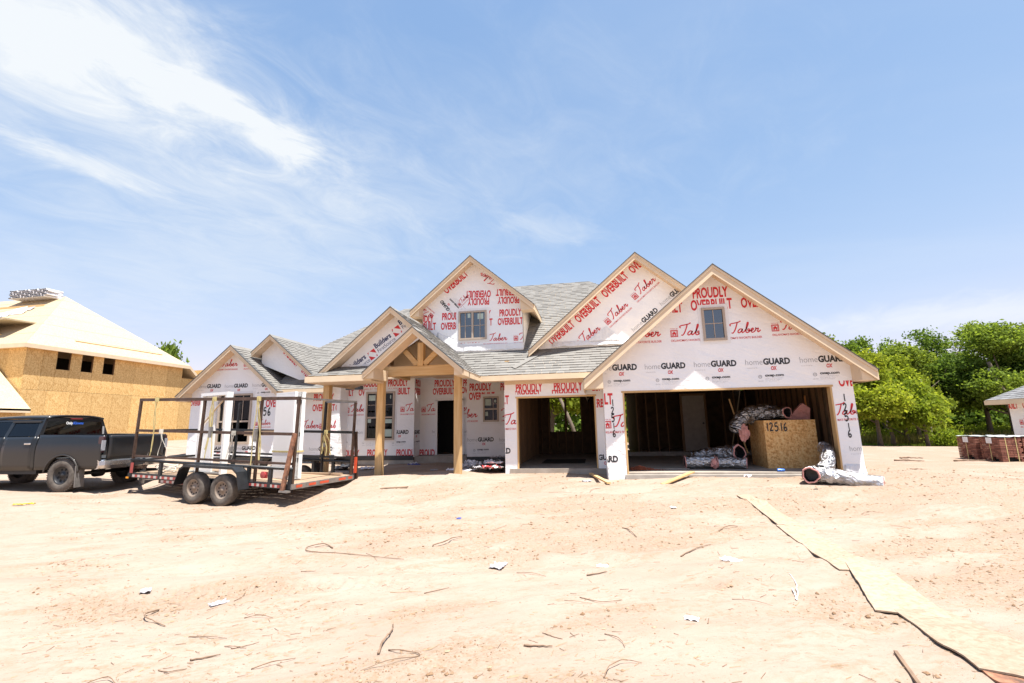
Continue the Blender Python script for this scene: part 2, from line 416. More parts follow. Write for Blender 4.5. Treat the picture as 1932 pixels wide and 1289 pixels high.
def mat_leaf(name, a, b, c2):
    m, nt, bs = new_mat(name); out = nt.nodes['Material Output']
    g = nd(nt, 'ShaderNodeNewGeometry'); oi = nd(nt, 'ShaderNodeObjectInfo')
    c = ramp(nt, g.outputs['Random Per Island'], [(0, a), (.55, b), (1, c2)])
    c = mixc(nt, 1.0, c, ramp(nt, oi.outputs['Random'], [(0, (.78,.85,.8)), (1, (1.2,1.12,1.0))]), 'MULTIPLY')
    df = nd(nt, 'ShaderNodeBsdfDiffuse'); tl = nd(nt, 'ShaderNodeBsdfTranslucent'); nt.links.new(c, df.inputs[0])
    nt.links.new(mixc(nt, 1.0, c, (1.35,1.3,.6), 'MULTIPLY'), tl.inputs[0])
    mx = nd(nt, 'ShaderNodeMixShader'); mx.inputs[0].default_value = .55; nt.links.new(df.outputs[0], mx.inputs[1]); nt.links.new(tl.outputs[0], mx.inputs[2])
    nt.links.new(mx.outputs[0], out.inputs['Surface']); return m
M['leaf'] = mat_leaf('leaves_mid_green', (.11,.16,.032), (.18,.25,.055), (.25,.33,.09))
M['leaf_bright'] = mat_leaf('leaves_yellow_green', (.13,.18,.025), (.22,.28,.04), (.30,.35,.07))
M['leaf_dark'] = mat_leaf('leaves_deep_green', (.085,.135,.032), (.145,.21,.05), (.21,.28,.08))
M['grass'] = mat_leaf('dry_grass', (.13,.14,.045), (.25,.22,.10), (.36,.30,.16))
M['bark'] = simple('bark', (.13,.10,.075), .95, 0, .3, 6, .5)
M['twig'] = simple('dry_twig', (.20,.13,.085), .9, 0, .35, 8)
M['straw'] = simple('straw', (.42,.29,.17), .9, 0, .35, 3)
M['paper'] = simple('torn_wrap', (.72,.71,.74), .5, 0, .1, 5, .4)
M['gray_paper'] = simple('gray_wrap_scrap', (.34,.33,.35), .6, 0, .2, 5, .4)
M['blue_scrap'] = simple('blue_scrap', (.06,.09,.32), .4, 0, .2, 5)
M['red_scrap'] = simple('red_scrap', (.55,.06,.06), .5, 0, .2, 5)
M['black_sheet'] = simple('black_plastic_scrap', (.045,.048,.055), .4, 0, .3, 4, .5)
M['yellow'] = simple('yellow_scrap', (.60,.45,.04), .5)
M['red_dirt'] = simple('red_crumbs', (.34,.10,.05), .9, 0, .35, 12)
M['can'] = simple('blue_can', (.05,.15,.5), .3, .4, .3, 9)

# ------------------------------------------------------------------ ground
CTRL = np.array([(0,0,0),(-4,3,0),(3,3.8,0),(0,6,.05),(4,7,.06),(-5,10.5,.24),(-4,9,.14),(-7.2,11.2,.22),(-2,10,.2),(-6.7,9.5,.0),(-8.6,9.7,-.03),(-9.4,9.9,0),(-12,10.5,.1),(-13.8,11.2,.2),(-17.5,11,.22),(-12,6,.0),(-20,8,.1),
  (.4,11.9,.22),(.5,12.6,.24),(3,11.9,.33),(6.1,12.1,.41),(7.5,12.2,.36),(-1,12.8,.33),(-2.6,13.3,.30),(-3.0,14.5,.30),(-3.5,16,.22),(-3.8,12.3,.47),(-5.0,12.2,.45),(-6,12.4,.42),(-7.7,12.4,.40),(-6.2,15.5,.37),(-6.0,17.2,.38),(-8,16.5,.33),(-10,15.5,.42),
  (-11,14,.45),(-15,15,.6),(-13,13,.4),(-30,20,1.0),(-30,30,1.08),(-20,20,.78),(-24,30,1.05),(-24,14,.55),(-16,20,.7),(-45,30,1.2),(14.5,20,.02),(17,24,-.05),(22,40,-.3),(10,14,.22),(9,10,.12),(15,12,.1),(26,20,-.05),
  (52,84,-.3),(30,60,-.3),(0,30,.3),(0,60,.3),(-60,80,1.0),(0,-20,0),(-30,-10,.1),(30,-10,0),(60,20,-.2),(-80,0,.5)])
def base_z(x, y):
    x = np.asarray(x, float); y = np.asarray(y, float)
    num = np.zeros_like(x); den = np.zeros_like(x)
    for cx, cy, cz in CTRL:
        w = 1.0/((x-cx)**2 + (y-cy)**2 + .25)**1.6
        num += w*cz; den += w
    return num/den
def vnoise(x, y, seed):
    rs = np.random.RandomState(seed); T = rs.rand(256, 256)
    xi = np.floor(x).astype(int); yi = np.floor(y).astype(int); fx = x-xi; fy = y-yi
    fx = fx*fx*fx*(fx*(fx*6-15)+10); fy = fy*fy*fy*(fy*(fy*6-15)+10)
    a = T[xi & 255, yi & 255]; b = T[(xi+1) & 255, yi & 255]; c = T[xi & 255, (yi+1) & 255]; d = T[(xi+1) & 255, (yi+1) & 255]
    return (a*(1-fx)+b*fx)*(1-fy) + (c*(1-fx)+d*fx)*fy
def fbm(x, y, seed, oct=4, gain=.5):
    s = 0; a = 1; t = 0
    for i in range(oct):
        s = s + a*vnoise(x*2**i+17.3*i, y*2**i+9.1*i, seed+i); t += a; a *= gain
    return s/t
def rough_mask(x, y):
    # where the sand is churned up into crumbs
    u = .94*x + .34*y; v = -.34*x + .94*y
    n = .55*fbm(u*.38+3, v*.95+8, 11, 4) + .45*fbm(u*1.1+5, v*2.6+2, 15, 4)
    side = np.clip((x+1.5)/5, -.35, 1)*.10 + np.clip((x-5)/3, 0, 1)*.07 + np.clip((6-y)/10, -.2, .25)*-.06
    return np.clip((n + side - .495)/.13, 0, 1)
def ground_z(x, y):
    x = np.asarray(x, float); y = np.asarray(y, float)
    z = base_z(x, y)
    u = .90*x + .43*y; v = -.43*x + .90*y
    near = np.clip(1 - (np.hypot(x, y-6)-12)/20, .25, 1)
    z = z + (fbm(x*.35, y*.35, 3, 3)-.5)*.12*near
    z = z + (fbm(u*1.1, v*3.0, 21, 3)-.5)*.05*near
    m = rough_mask(x, y)
    cl = np.abs(fbm(u*3.2, v*7.5, 31, 4, .6)-.5)*2
    z = z + m*(.032*(cl-.25) + .02*(fbm(x*13, y*13, 41, 2)-.5))*near
    # wheel ruts running across the yard
    for (ox, oy, ang, wd, dp) in ((-4, 5.2, 12, .16, .028), (-4, 6.9, 10, .16, .022), (2.0, 4.6, -38, .15, .022), (6.5, 9.4, -9, .25, .05), (6.5, 11.0, -7, .25, .06), (9, 15, -5, .35, .05), (-2.5, 9.0, 8, .2, .03)):
        a = R(ang); d = -(x-ox)*math.sin(a) + (y-oy)*math.cos(a) + (fbm(x*.5, y*.5, 51, 2)-.5)*.5
        z = z - dp*np.exp(-(d/wd)**2) + dp*.6*(np.exp(-((d-1.9*wd)/wd)**2) + np.exp(-((d+1.9*wd)/wd)**2))
    # spoil mound by the porch and to the left of the house
    z = z + .38*np.exp(-(((x+17.2)/1.6)**2 + ((y-16.5)/2.2)**2)) + .30*np.exp(-(((x+20.5)/1.5)**2 + ((y-19.0)/1.3)**2))
    for (ox, oy, ang) in ((-5.6, 7.6, -22), (-3.9, 4.6, 14)):          # tyre prints with tread bars
        a = R(ang); d = -(x-ox)*math.sin(a) + (y-oy)*math.cos(a); l = (x-ox)*math.cos(a) + (y-oy)*math.sin(a)
        z = z - np.where((np.abs(d) < .16) & (np.abs(l) < 2.4), .010 + .007*np.sign(np.sin(l*2*math.pi/.13 + np.abs(d)*14)), 0)*np.clip((2.4-np.abs(l))*1.2, 0, 1)
    z = z + .10*np.exp(-(((x-6.9)/.7)**2 + ((y-11.2)/.3)**2)) + .08*np.exp(-(((x-8.6)/1.2)**2 + ((y-13.2)/.4)**2))
    return z
def gz(x, y): return float(ground_z(np.array([x]), np.array([y]))[0])
def axis(segs):
    out = []
    for a, b, st in segs: out += list(np.arange(a, b-1e-6, st))
    out.append(segs[-1][1]); return np.array(out)
gx = axis([(-900,-300,100),(-300,-100,25),(-100,-40,6),(-40,-20,1.0),(-20,-12,.16),(-12,-6.5,.07),(-6.5,4.2,.028),(4.2,9,.06),(9,20,.14),(20,40,1.0),(40,100,6),(100,300,25),(300,900,100)])
gy = axis([(-300,-50,50),(-50,-5,5),(-5,1.6,.5),(1.6,6.0,.027),(6.0,9.5,.045),(9.5,14,.075),(14,22,.16),(22,40,1.0),(40,100,5),(100,300,25),(300,900,100)])
GX, GY = np.meshgrid(gx, gy, indexing='xy'); GZ = ground_z(GX.ravel(), GY.ravel())
nx, ny = len(gx), len(gy)
co = np.stack([GX.ravel(), GY.ravel(), GZ], 1).astype(np.float32)
ii = (np.arange(ny-1)[:, None]*nx + np.arange(nx-1)[None, :]).ravel()
quads = np.stack([ii, ii+1, ii+nx+1, ii+nx], 1).astype(np.int32)
me = bpy.data.meshes.new('ground')
me.vertices.add(len(co)); me.vertices.foreach_set('co', co.ravel())
me.loops.add(quads.size); me.loops.foreach_set('vertex_index', quads.ravel())
me.polygons.add(len(quads)); me.polygons.foreach_set('loop_start', np.arange(0, quads.size, 4, dtype=np.int32)); me.polygons.foreach_set('loop_total', np.full(len(quads), 4, dtype=np.int32))
me.polygons.foreach_set('use_smooth', np.ones(len(quads), dtype=bool))
at = me.attributes.new('churn', 'FLOAT', 'POINT'); at.data.foreach_set('value', rough_mask(GX.ravel(), GY.ravel()).astype(np.float32))
me.update(); me.validate()
def mat_sand():
    m, nt, bs = new_mat('sand'); v = coords(nt)
    a = nd(nt, 'ShaderNodeAttribute'); a.attribute_name = 'churn'
    vs = coords(nt, scale=(1,2.3,1), rot=(0,0,.35))
    n1 = noise(nt, vs, .55, 6, .62, .4); n2 = noise(nt, vs, 5.5, 8, .7, .7); n3 = noise(nt, v, 28, 5, .7); n4 = noise(nt, v, 140, 3, .7)
    pale = ramp(nt, n1, [(.3, (.31,.238,.188)), (.7, (.36,.285,.232))])
    red = ramp(nt, n2, [(.3, (.215,.14,.085)), (.7, (.295,.215,.15))])
    k = mth(nt, 'MULTIPLY', a.outputs['Fac'], .58)
    k = mth(nt, 'ADD', k, mth(nt, 'MULTIPLY', mth(nt, 'MULTIPLY', ramp(nt, n2, [(.46, 0), (.60, 1)]), ramp(nt, noise(nt, vs, .9, 4, .6, .3), [(.42, .25), (.60, 1.15)])), .9), True)
    k = mth(nt, 'MULTIPLY', k, ramp(nt, n3, [(.36, .25), (.62, 1)]), True)
    c = mixc(nt, k, pale, red)
    c = mixc(nt, ramp(nt, n4, [(.66, 0), (.74, .5)]), c, (.15,.09,.055))
    vf = coords(nt, scale=(1,3.2,1), rot=(0,0,.3)); n5 = noise(nt, vf, 17, 6, .72, .5); n6 = noise(nt, vs, 1.7, 3, .6)
    fleck = mth(nt, 'MULTIPLY', ramp(nt, n5, [(.60, 0), (.64, 1)]), ramp(nt, n6, [(.40, .15), (.56, 1)]))
    c = mixc(nt, fleck, c, (.17,.10,.06))
    # grass and leaf litter far off to the right, past the cleared yard
    sp = nd(nt, 'ShaderNodeSeparateXYZ'); nt.links.new(v, sp.inputs[0])
    far = mth(nt, 'ADD', mth(nt, 'MULTIPLY', mth(nt, 'SUBTRACT', sp.outputs[1], 37.5), .18), mth(nt, 'MULTIPLY', mth(nt, 'SUBTRACT', n1, .5), 2.0), True)
    gcol = ramp(nt, n3, [(.3, (.11,.12,.045)), (.7, (.24,.20,.10))])
    c = mixc(nt, far, c, gcol)
    nt.links.new(c, bs.inputs['Base Color']); setin(bs, Roughness=.95); bs.inputs['Specular IOR Level'].default_value = .15
    h = mth(nt, 'ADD', mth(nt, 'MULTIPLY', n2, .5), mth(nt, 'ADD', mth(nt, 'MULTIPLY', n3, .35), mth(nt, 'MULTIPLY', n4, .18)))
    h = mth(nt, 'SUBTRACT', h, mth(nt, 'MULTIPLY', n5, .3)); bump(nt, bs, h, .6, .03); return m
M['sand'] = mat_sand(); me.materials.append(M['sand'])
ground = bpy.data.objects.new('ground', me); col.objects.link(ground); tag(ground, 'pale churned sand of the building plot', 'ground', kind='structure')
# a strip of road showing pale between the trees
rb = MB()
for i in range(12):
    x0 = 30+i*6; x1 = x0+6
    y0 = 62+.27*(x0-30)*2; y1 = 62+.27*(x1-30)*2
    rb.face([(x0, y0, gz(x0, y0)+.03), (x1, y1, gz(x1, y1)+.03), (x1-1, y1+6, gz(x1, y1+6)+.05), (x0-1, y0+6, gz(x0, y0+6)+.05)])
tag(rb.build('road', simple('pale_road', (.45,.43,.40), .9)), 'pale road running behind the trees', 'road', kind='structure')

# ------------------------------------------------------------------ writing: flat print cut from letter outlines
_tc = {}
def text_tris(s, offset=0.0, shear=0.0):
    """triangles of a line of text, scaled to width 1 and cap height 1, baseline y=0"""
    key = (s, offset, shear)
    if key in _tc: return _tc[key]
    cu_ = bpy.data.curves.new('t', 'FONT'); cu_.body = s; cu_.offset = offset; cu_.shear = shear; cu_.resolution_u = 3; cu_.fill_mode = 'FRONT'
    ob = bpy.data.objects.new('t', cu_); col.objects.link(ob); bpy.context.view_layer.update()
    dg = bpy.context.evaluated_depsgraph_get(); me_ = bpy.data.meshes.new_from_object(ob.evaluated_get(dg)); me_.calc_loop_triangles()
    vs = [(v.co.x, v.co.y) for v in me_.vertices]; tr = [[vs[i] for i in t.vertices] for t in me_.loop_triangles]
    bpy.data.objects.remove(ob); bpy.data.curves.remove(cu_); bpy.data.meshes.remove(me_)
    xs = [p[0] for p in vs]; x0, x1 = min(xs), max(xs)
    # cap height from a letter without descender: 0.7 of the body is close for the built-in face
    cap = .70
    tr = [[((x-x0)/(x1-x0), y/cap) for x, y in t] for t in tr]
    _tc[key] = tr; return tr
def crs(pts, n=6):
    """smooth curve through the points"""
    P = [Vector(p) for p in pts]; out = []
    for i in range(len(P)-1):
        p0 = P[max(i-1, 0)]; p1 = P[i]; p2 = P[i+1]; p3 = P[min(i+2, len(P)-1)]
        for k in range(n):
            t = k/n
            out.append(.5*((2*p1) + (-p0+p2)*t + (2*p0-5*p1+4*p2-p3)*t*t + (-p0+3*p1-3*p2+p3)*t**3))
    out.append(P[-1]); return out
def ribbon(pts, w, smooth=True):
    P = crs([(p[0], p[1], 0) for p in pts]) if smooth else [Vector((p[0], p[1], 0)) for p in pts]
    L, Rr = [], []
    for i, p in enumerate(P):
        d = (P[min(i+1, len(P)-1)] - P[max(i-1, 0)]); d.normalize(); n = Vector((-d.y, d.x, 0))
        L.append(p+n*w/2); Rr.append(p-n*w/2)
    tr = []
    for i in range(len(P)-1):
        tr += [[tuple(L[i][:2]), tuple(Rr[i][:2]), tuple(Rr[i+1][:2])], [tuple(L[i][:2]), tuple(Rr[i+1][:2]), tuple(L[i+1][:2])]]
    return tr
SCRIPT = [  # handwritten word in strokes, width about 1, capital about .45 high
 [(.02,.30),(.0,.36),(.05,.40),(.16,.42),(.30,.45),(.38,.50)], [(.26,.44),(.22,.30),(.15,.12),(.08,.02),(.03,.03)],
 [(.40,.16),(.34,.17),(.27,.10),(.26,.03),(.31,.02),(.38,.09),(.42,.17),(.39,.06),(.41,.02),(.47,.06),(.54,.16)],
 [(.52,.10),(.60,.28),(.64,.40),(.61,.42),(.57,.28),(.53,.06),(.57,.01),(.64,.05),(.66,.14),(.61,.15),(.60,.10),(.66,.07),(.72,.09)],
 [(.70,.07),(.77,.11),(.79,.16),(.76,.18),(.72,.13),(.71,.05),(.75,.01),(.81,.04),(.86,.10)],
 [(.86,.08),(.88,.17),(.87,.19),(.91,.15),(.96,.17),(.93,.06),(.95,.02),(1.0,.06),(1.03,.10)]]
DIG = {'1': [[(.3,.98),(.28,.5),(.32,0)]], '2': [[(.05,.78),(.25,.98),(.5,.85),(.42,.55),(.1,.08),(.08,.03),(.35,.07),(.6,.05)]],
 '5': [[(.55,.97),(.15,.93),(.1,.6),(.12,.55),(.4,.6),(.55,.4),(.45,.1),(.2,.0),(.05,.1)]],
 '6': [[(.45,.98),(.2,.7),(.08,.3),(.2,.03),(.42,.05),(.52,.25),(.38,.42),(.15,.3)]]}
def sq(x0, y0, x1, y1): return [[(x0,y0),(x1,y0),(x1,y1)], [(x0,y0),(x1,y1),(x0,y1)]]
def frame_tris(x0, y0, x1, y1, w): return sq(x0,y0,x1,y0+w)+sq(x0,y1-w,x1,y1)+sq(x0,y0+w,x0+w,y1-w)+sq(x1-w,y0+w,x1,y1-w)
def sc_tr(tr, sx, sy, ox=0, oy=0): return [[(x*sx+ox, y*sy+oy) for x, y in t] for t in tr]
RED, BLK, GRY, NAV = 0, 1, 2, 3
INKS = lambda: [M['red_ink'], M['black_ink'], M['gray_ink'], M['navy_ink']]
def stamp(kind, W):
    """list of (ink, triangles), origin at the left end of the base line, total width W"""
    if kind == 'proudly': return [(RED, sc_tr(text_tris('PROUDLY', .034), W, W*.305))]
    if kind == 'overbuilt': return [(RED, sc_tr(text_tris('OVERBUILT', .034), W, W*.262))]
    if kind == 'script':
        return [(RED, sc_tr(sum([ribbon(s, .04) for s in SCRIPT], []), W, W*.95))]
    if kind == 'taber':
        w = W*.74; o = []
        o += sc_tr(sum([ribbon(s, .042) for s in SCRIPT], []), w, w*.92, W*.25, W*.03)
        k = W*.19
        o += sc_tr(frame_tris(0,0,1,1,.10) + sq(.27,.2,.42,.5)+sq(.58,.2,.73,.5)+sq(.42,.38,.58,.5)+[[(.18,.5),(.82,.5),(.5,.8)]] + frame_tris(.16,.13,.84,.88,.045), k, k)
        o += sc_tr(text_tris("OKLAHOMA'S FAVORITE BUILDER", .012), W*1.03, W*.056, 0, -W*.125)
        o += sc_tr(text_tris('homes by', 0), W*.19, W*.03, 0, W*.215)
        return [(RED, o)]
    if kind == 'guard':
        return [(GRY, sc_tr(text_tris('home', -.012), W*.385, W*.142) + sc_tr(text_tris('housewrap by', -.01), W*.24, W*.022, W*.02, -W*.085)), (BLK, sc_tr(text_tris('GUARD', .045), W*.60, W*.143, W*.40, 0)),
                (RED, sc_tr(text_tris('OX', .04, .15), W*.13, W*.085, W*.56, -W*.135))]
    if kind == 'oxep':
        h = W*.15; o = []
        circ = [(math.cos(t*math.pi/7), math.sin(t*math.pi/7)) for t in range(15)]
        o += sc_tr(ribbon(circ, .3, False), h*.6, h*.6, -W*.26, W*.0) + sc_tr(text_tris('CS', .02), W*.1, h*.5, -W*.31, -h*.2)
        o += sc_tr(text_tris('ESR-3226', 0), W*.26, W*.045, -W*.38, -W*.27)
        for r_, (tt, ww) in enumerate((('Water-resistive barrier', .95), ('Fire class A  Type 1', .85), ('ICC-ES evaluated', .7))):
            o += sc_tr(text_tris(tt, -.01), W*ww, W*.042, 0, -W*(.12+.085*r_))
        return [(BLK, sc_tr(text_tris('oxep.com', .035), W, h)), (GRY, o)]
    if kind == 'builders':
        o = sc_tr(text_tris('Builders', .03), W, W*.26); p = sc_tr(text_tris('FirstSource', -.004), W*1.08, W*.20, W*.02, -W*.27)
        a, b = -W*.52, -W*.36; s = W*.44
        d = [[(a,b),(a+s*.62,b),(a,b+s*.62)], [(a+s,b+s),(a+s*.38,b+s),(a+s,b+s*.38)]]
        e = sq(a, b+s*.72, a+s*.07, b+s*.8)
        return [(NAV, o+p+e), (RED, [t for t in d] + [[(a+s*.05,b+s*.72),(a+s*.24,b+s),(a+s*.05,b+s)], [(a+s*.95,b+s*.28),(a+s*.76,b),(a+s*.95,b)]])]
    if kind.startswith('#'):     # handwritten number
        o = []; x = 0; n = len(kind)-1; w = W/(n*.72)
        for ch in kind[1:]:
            for s in DIG[ch]: o += sc_tr(ribbon(s, .19), w*.85, w*1.22, x, 0)
            x += w*.72 if ch != '1' else w*.52
        return [(BLK, o)]
def clip_poly(poly, clip):
    """both convex, clip counter-clockwise"""
    out = poly; n = len(clip)
    for i in range(n):
        a, b = clip[i], clip[(i+1) % n]; inp = out; out = []
        if not inp: return []
        ex, ey = b[0]-a[0], b[1]-a[1]
        ds = [ex*(p[1]-a[1]) - ey*(p[0]-a[0]) for p in inp]
        for k in range(len(inp)):
            p, q = inp[k], inp[(k+1) % len(inp)]; dp, dq = ds[k], ds[(k+1) % len(inp)]
            if dp >= 0: out.append(p)
            if (dp >= 0) != (dq >= 0):
                t = dp/(dp-dq); out.append((p[0]+(q[0]-p[0])*t, p[1]+(q[1]-p[1])*t))
    return out
def print_on(items, clips, to3d, name, parent, inks=None):
    """place the stamps on a wall, keep what lies on the clip polygons, build one flat part"""
    mb = MB()
    cb = [(c, min(p[0] for p in c), max(p[0] for p in c), min(p[1] for p in c), max(p[1] for p in c)) for c in clips]
    for it in items:
        kind, x, z, W, ang = it[:5]; zmax = it[5] if len(it) > 5 else None; zmin = it[6] if len(it) > 6 else None
        c, s = math.cos(R(ang)), math.sin(R(ang))
        for ink, tris in stamp(kind, W):
            for t in tris:
                q = [(x+a*c-b*s, z+a*s+b*c) for a, b in t]
                if (q[1][0]-q[0][0])*(q[2][1]-q[0][1]) - (q[1][1]-q[0][1])*(q[2][0]-q[0][0]) < 0: q.reverse()
                if zmax is not None: q = clip_poly(q, [(x-9,z-9),(x+9,z-9),(x+9,zmax),(x-9,zmax)])
                if zmin is not None and q: q = clip_poly(q, [(x-9,zmin),(x+9,zmin),(x+9,z+9),(x-9,z+9)])
                if not q: continue
                qx0 = min(p[0] for p in q); qx1 = max(p[0] for p in q); qz0 = min(p[1] for p in q); qz1 = max(p[1] for p in q)
                for cp, a0, a1, b0, b1 in cb:
                    if qx1 < a0 or qx0 > a1 or qz1 < b0 or qz0 > b1: continue
                    r_ = clip_poly(q, cp)
                    if len(r_) >= 3: mb.face([to3d(*p) for p in r_], ink)
    if not mb.f: return None
    return mb.build(name, inks or INKS(), parent)
def ccw(t):
    return t if (t[1][0]-t[0][0])*(t[2][1]-t[0][1]) - (t[1][1]-t[0][1])*(t[2][0]-t[0][0]) > 0 else t[::-1]
def tess(outer, holes=()):
    loops = [[Vector((x, z, 0)) for x, z in outer]] + [[Vector((x, z, 0)) for x, z in h] for h in holes]
    flat = [p for l in loops for p in l]
    return [ccw([tuple(flat[i][:2]) for i in t]) for t in tessellate_polygon(loops)]
def rect(x0, x1, z0, z1): return [(x0,z0),(x1,z0),(x1,z1),(x0,z1)]
def wall_y(name, parent, outer, holes, Y, th, mats, items=(), extra_clip=None, letter_off=.004):
    """wall facing the camera at depth Y with openings; printed lettering as its sub-part"""
    mb = MB(); tr = tess(outer, holes)
    for t in tr:
        mb.face([(t[0][0],Y,t[0][1]), (t[1][0],Y,t[1][1]), (t[2][0],Y,t[2][1])], 0)
        mb.face([(t[2][0],Y+th,t[2][1]), (t[1][0],Y+th,t[1][1]), (t[0][0],Y+th,t[0][1])], 1)
    for lp in [outer]+list(holes):
        for i in range(len(lp)):
            a, b = lp[i], lp[(i+1) % len(lp)]
            mb.face([(a[0],Y,a[1]), (a[0],Y+th,a[1]), (b[0],Y+th,b[1]), (b[0],Y,b[1])], 1)
    o = mb.build(name, mats, parent)
    if items: print_on(items, extra_clip or tr, lambda x, z: (x, Y-letter_off, z), 'printed_lettering', o)
    return o
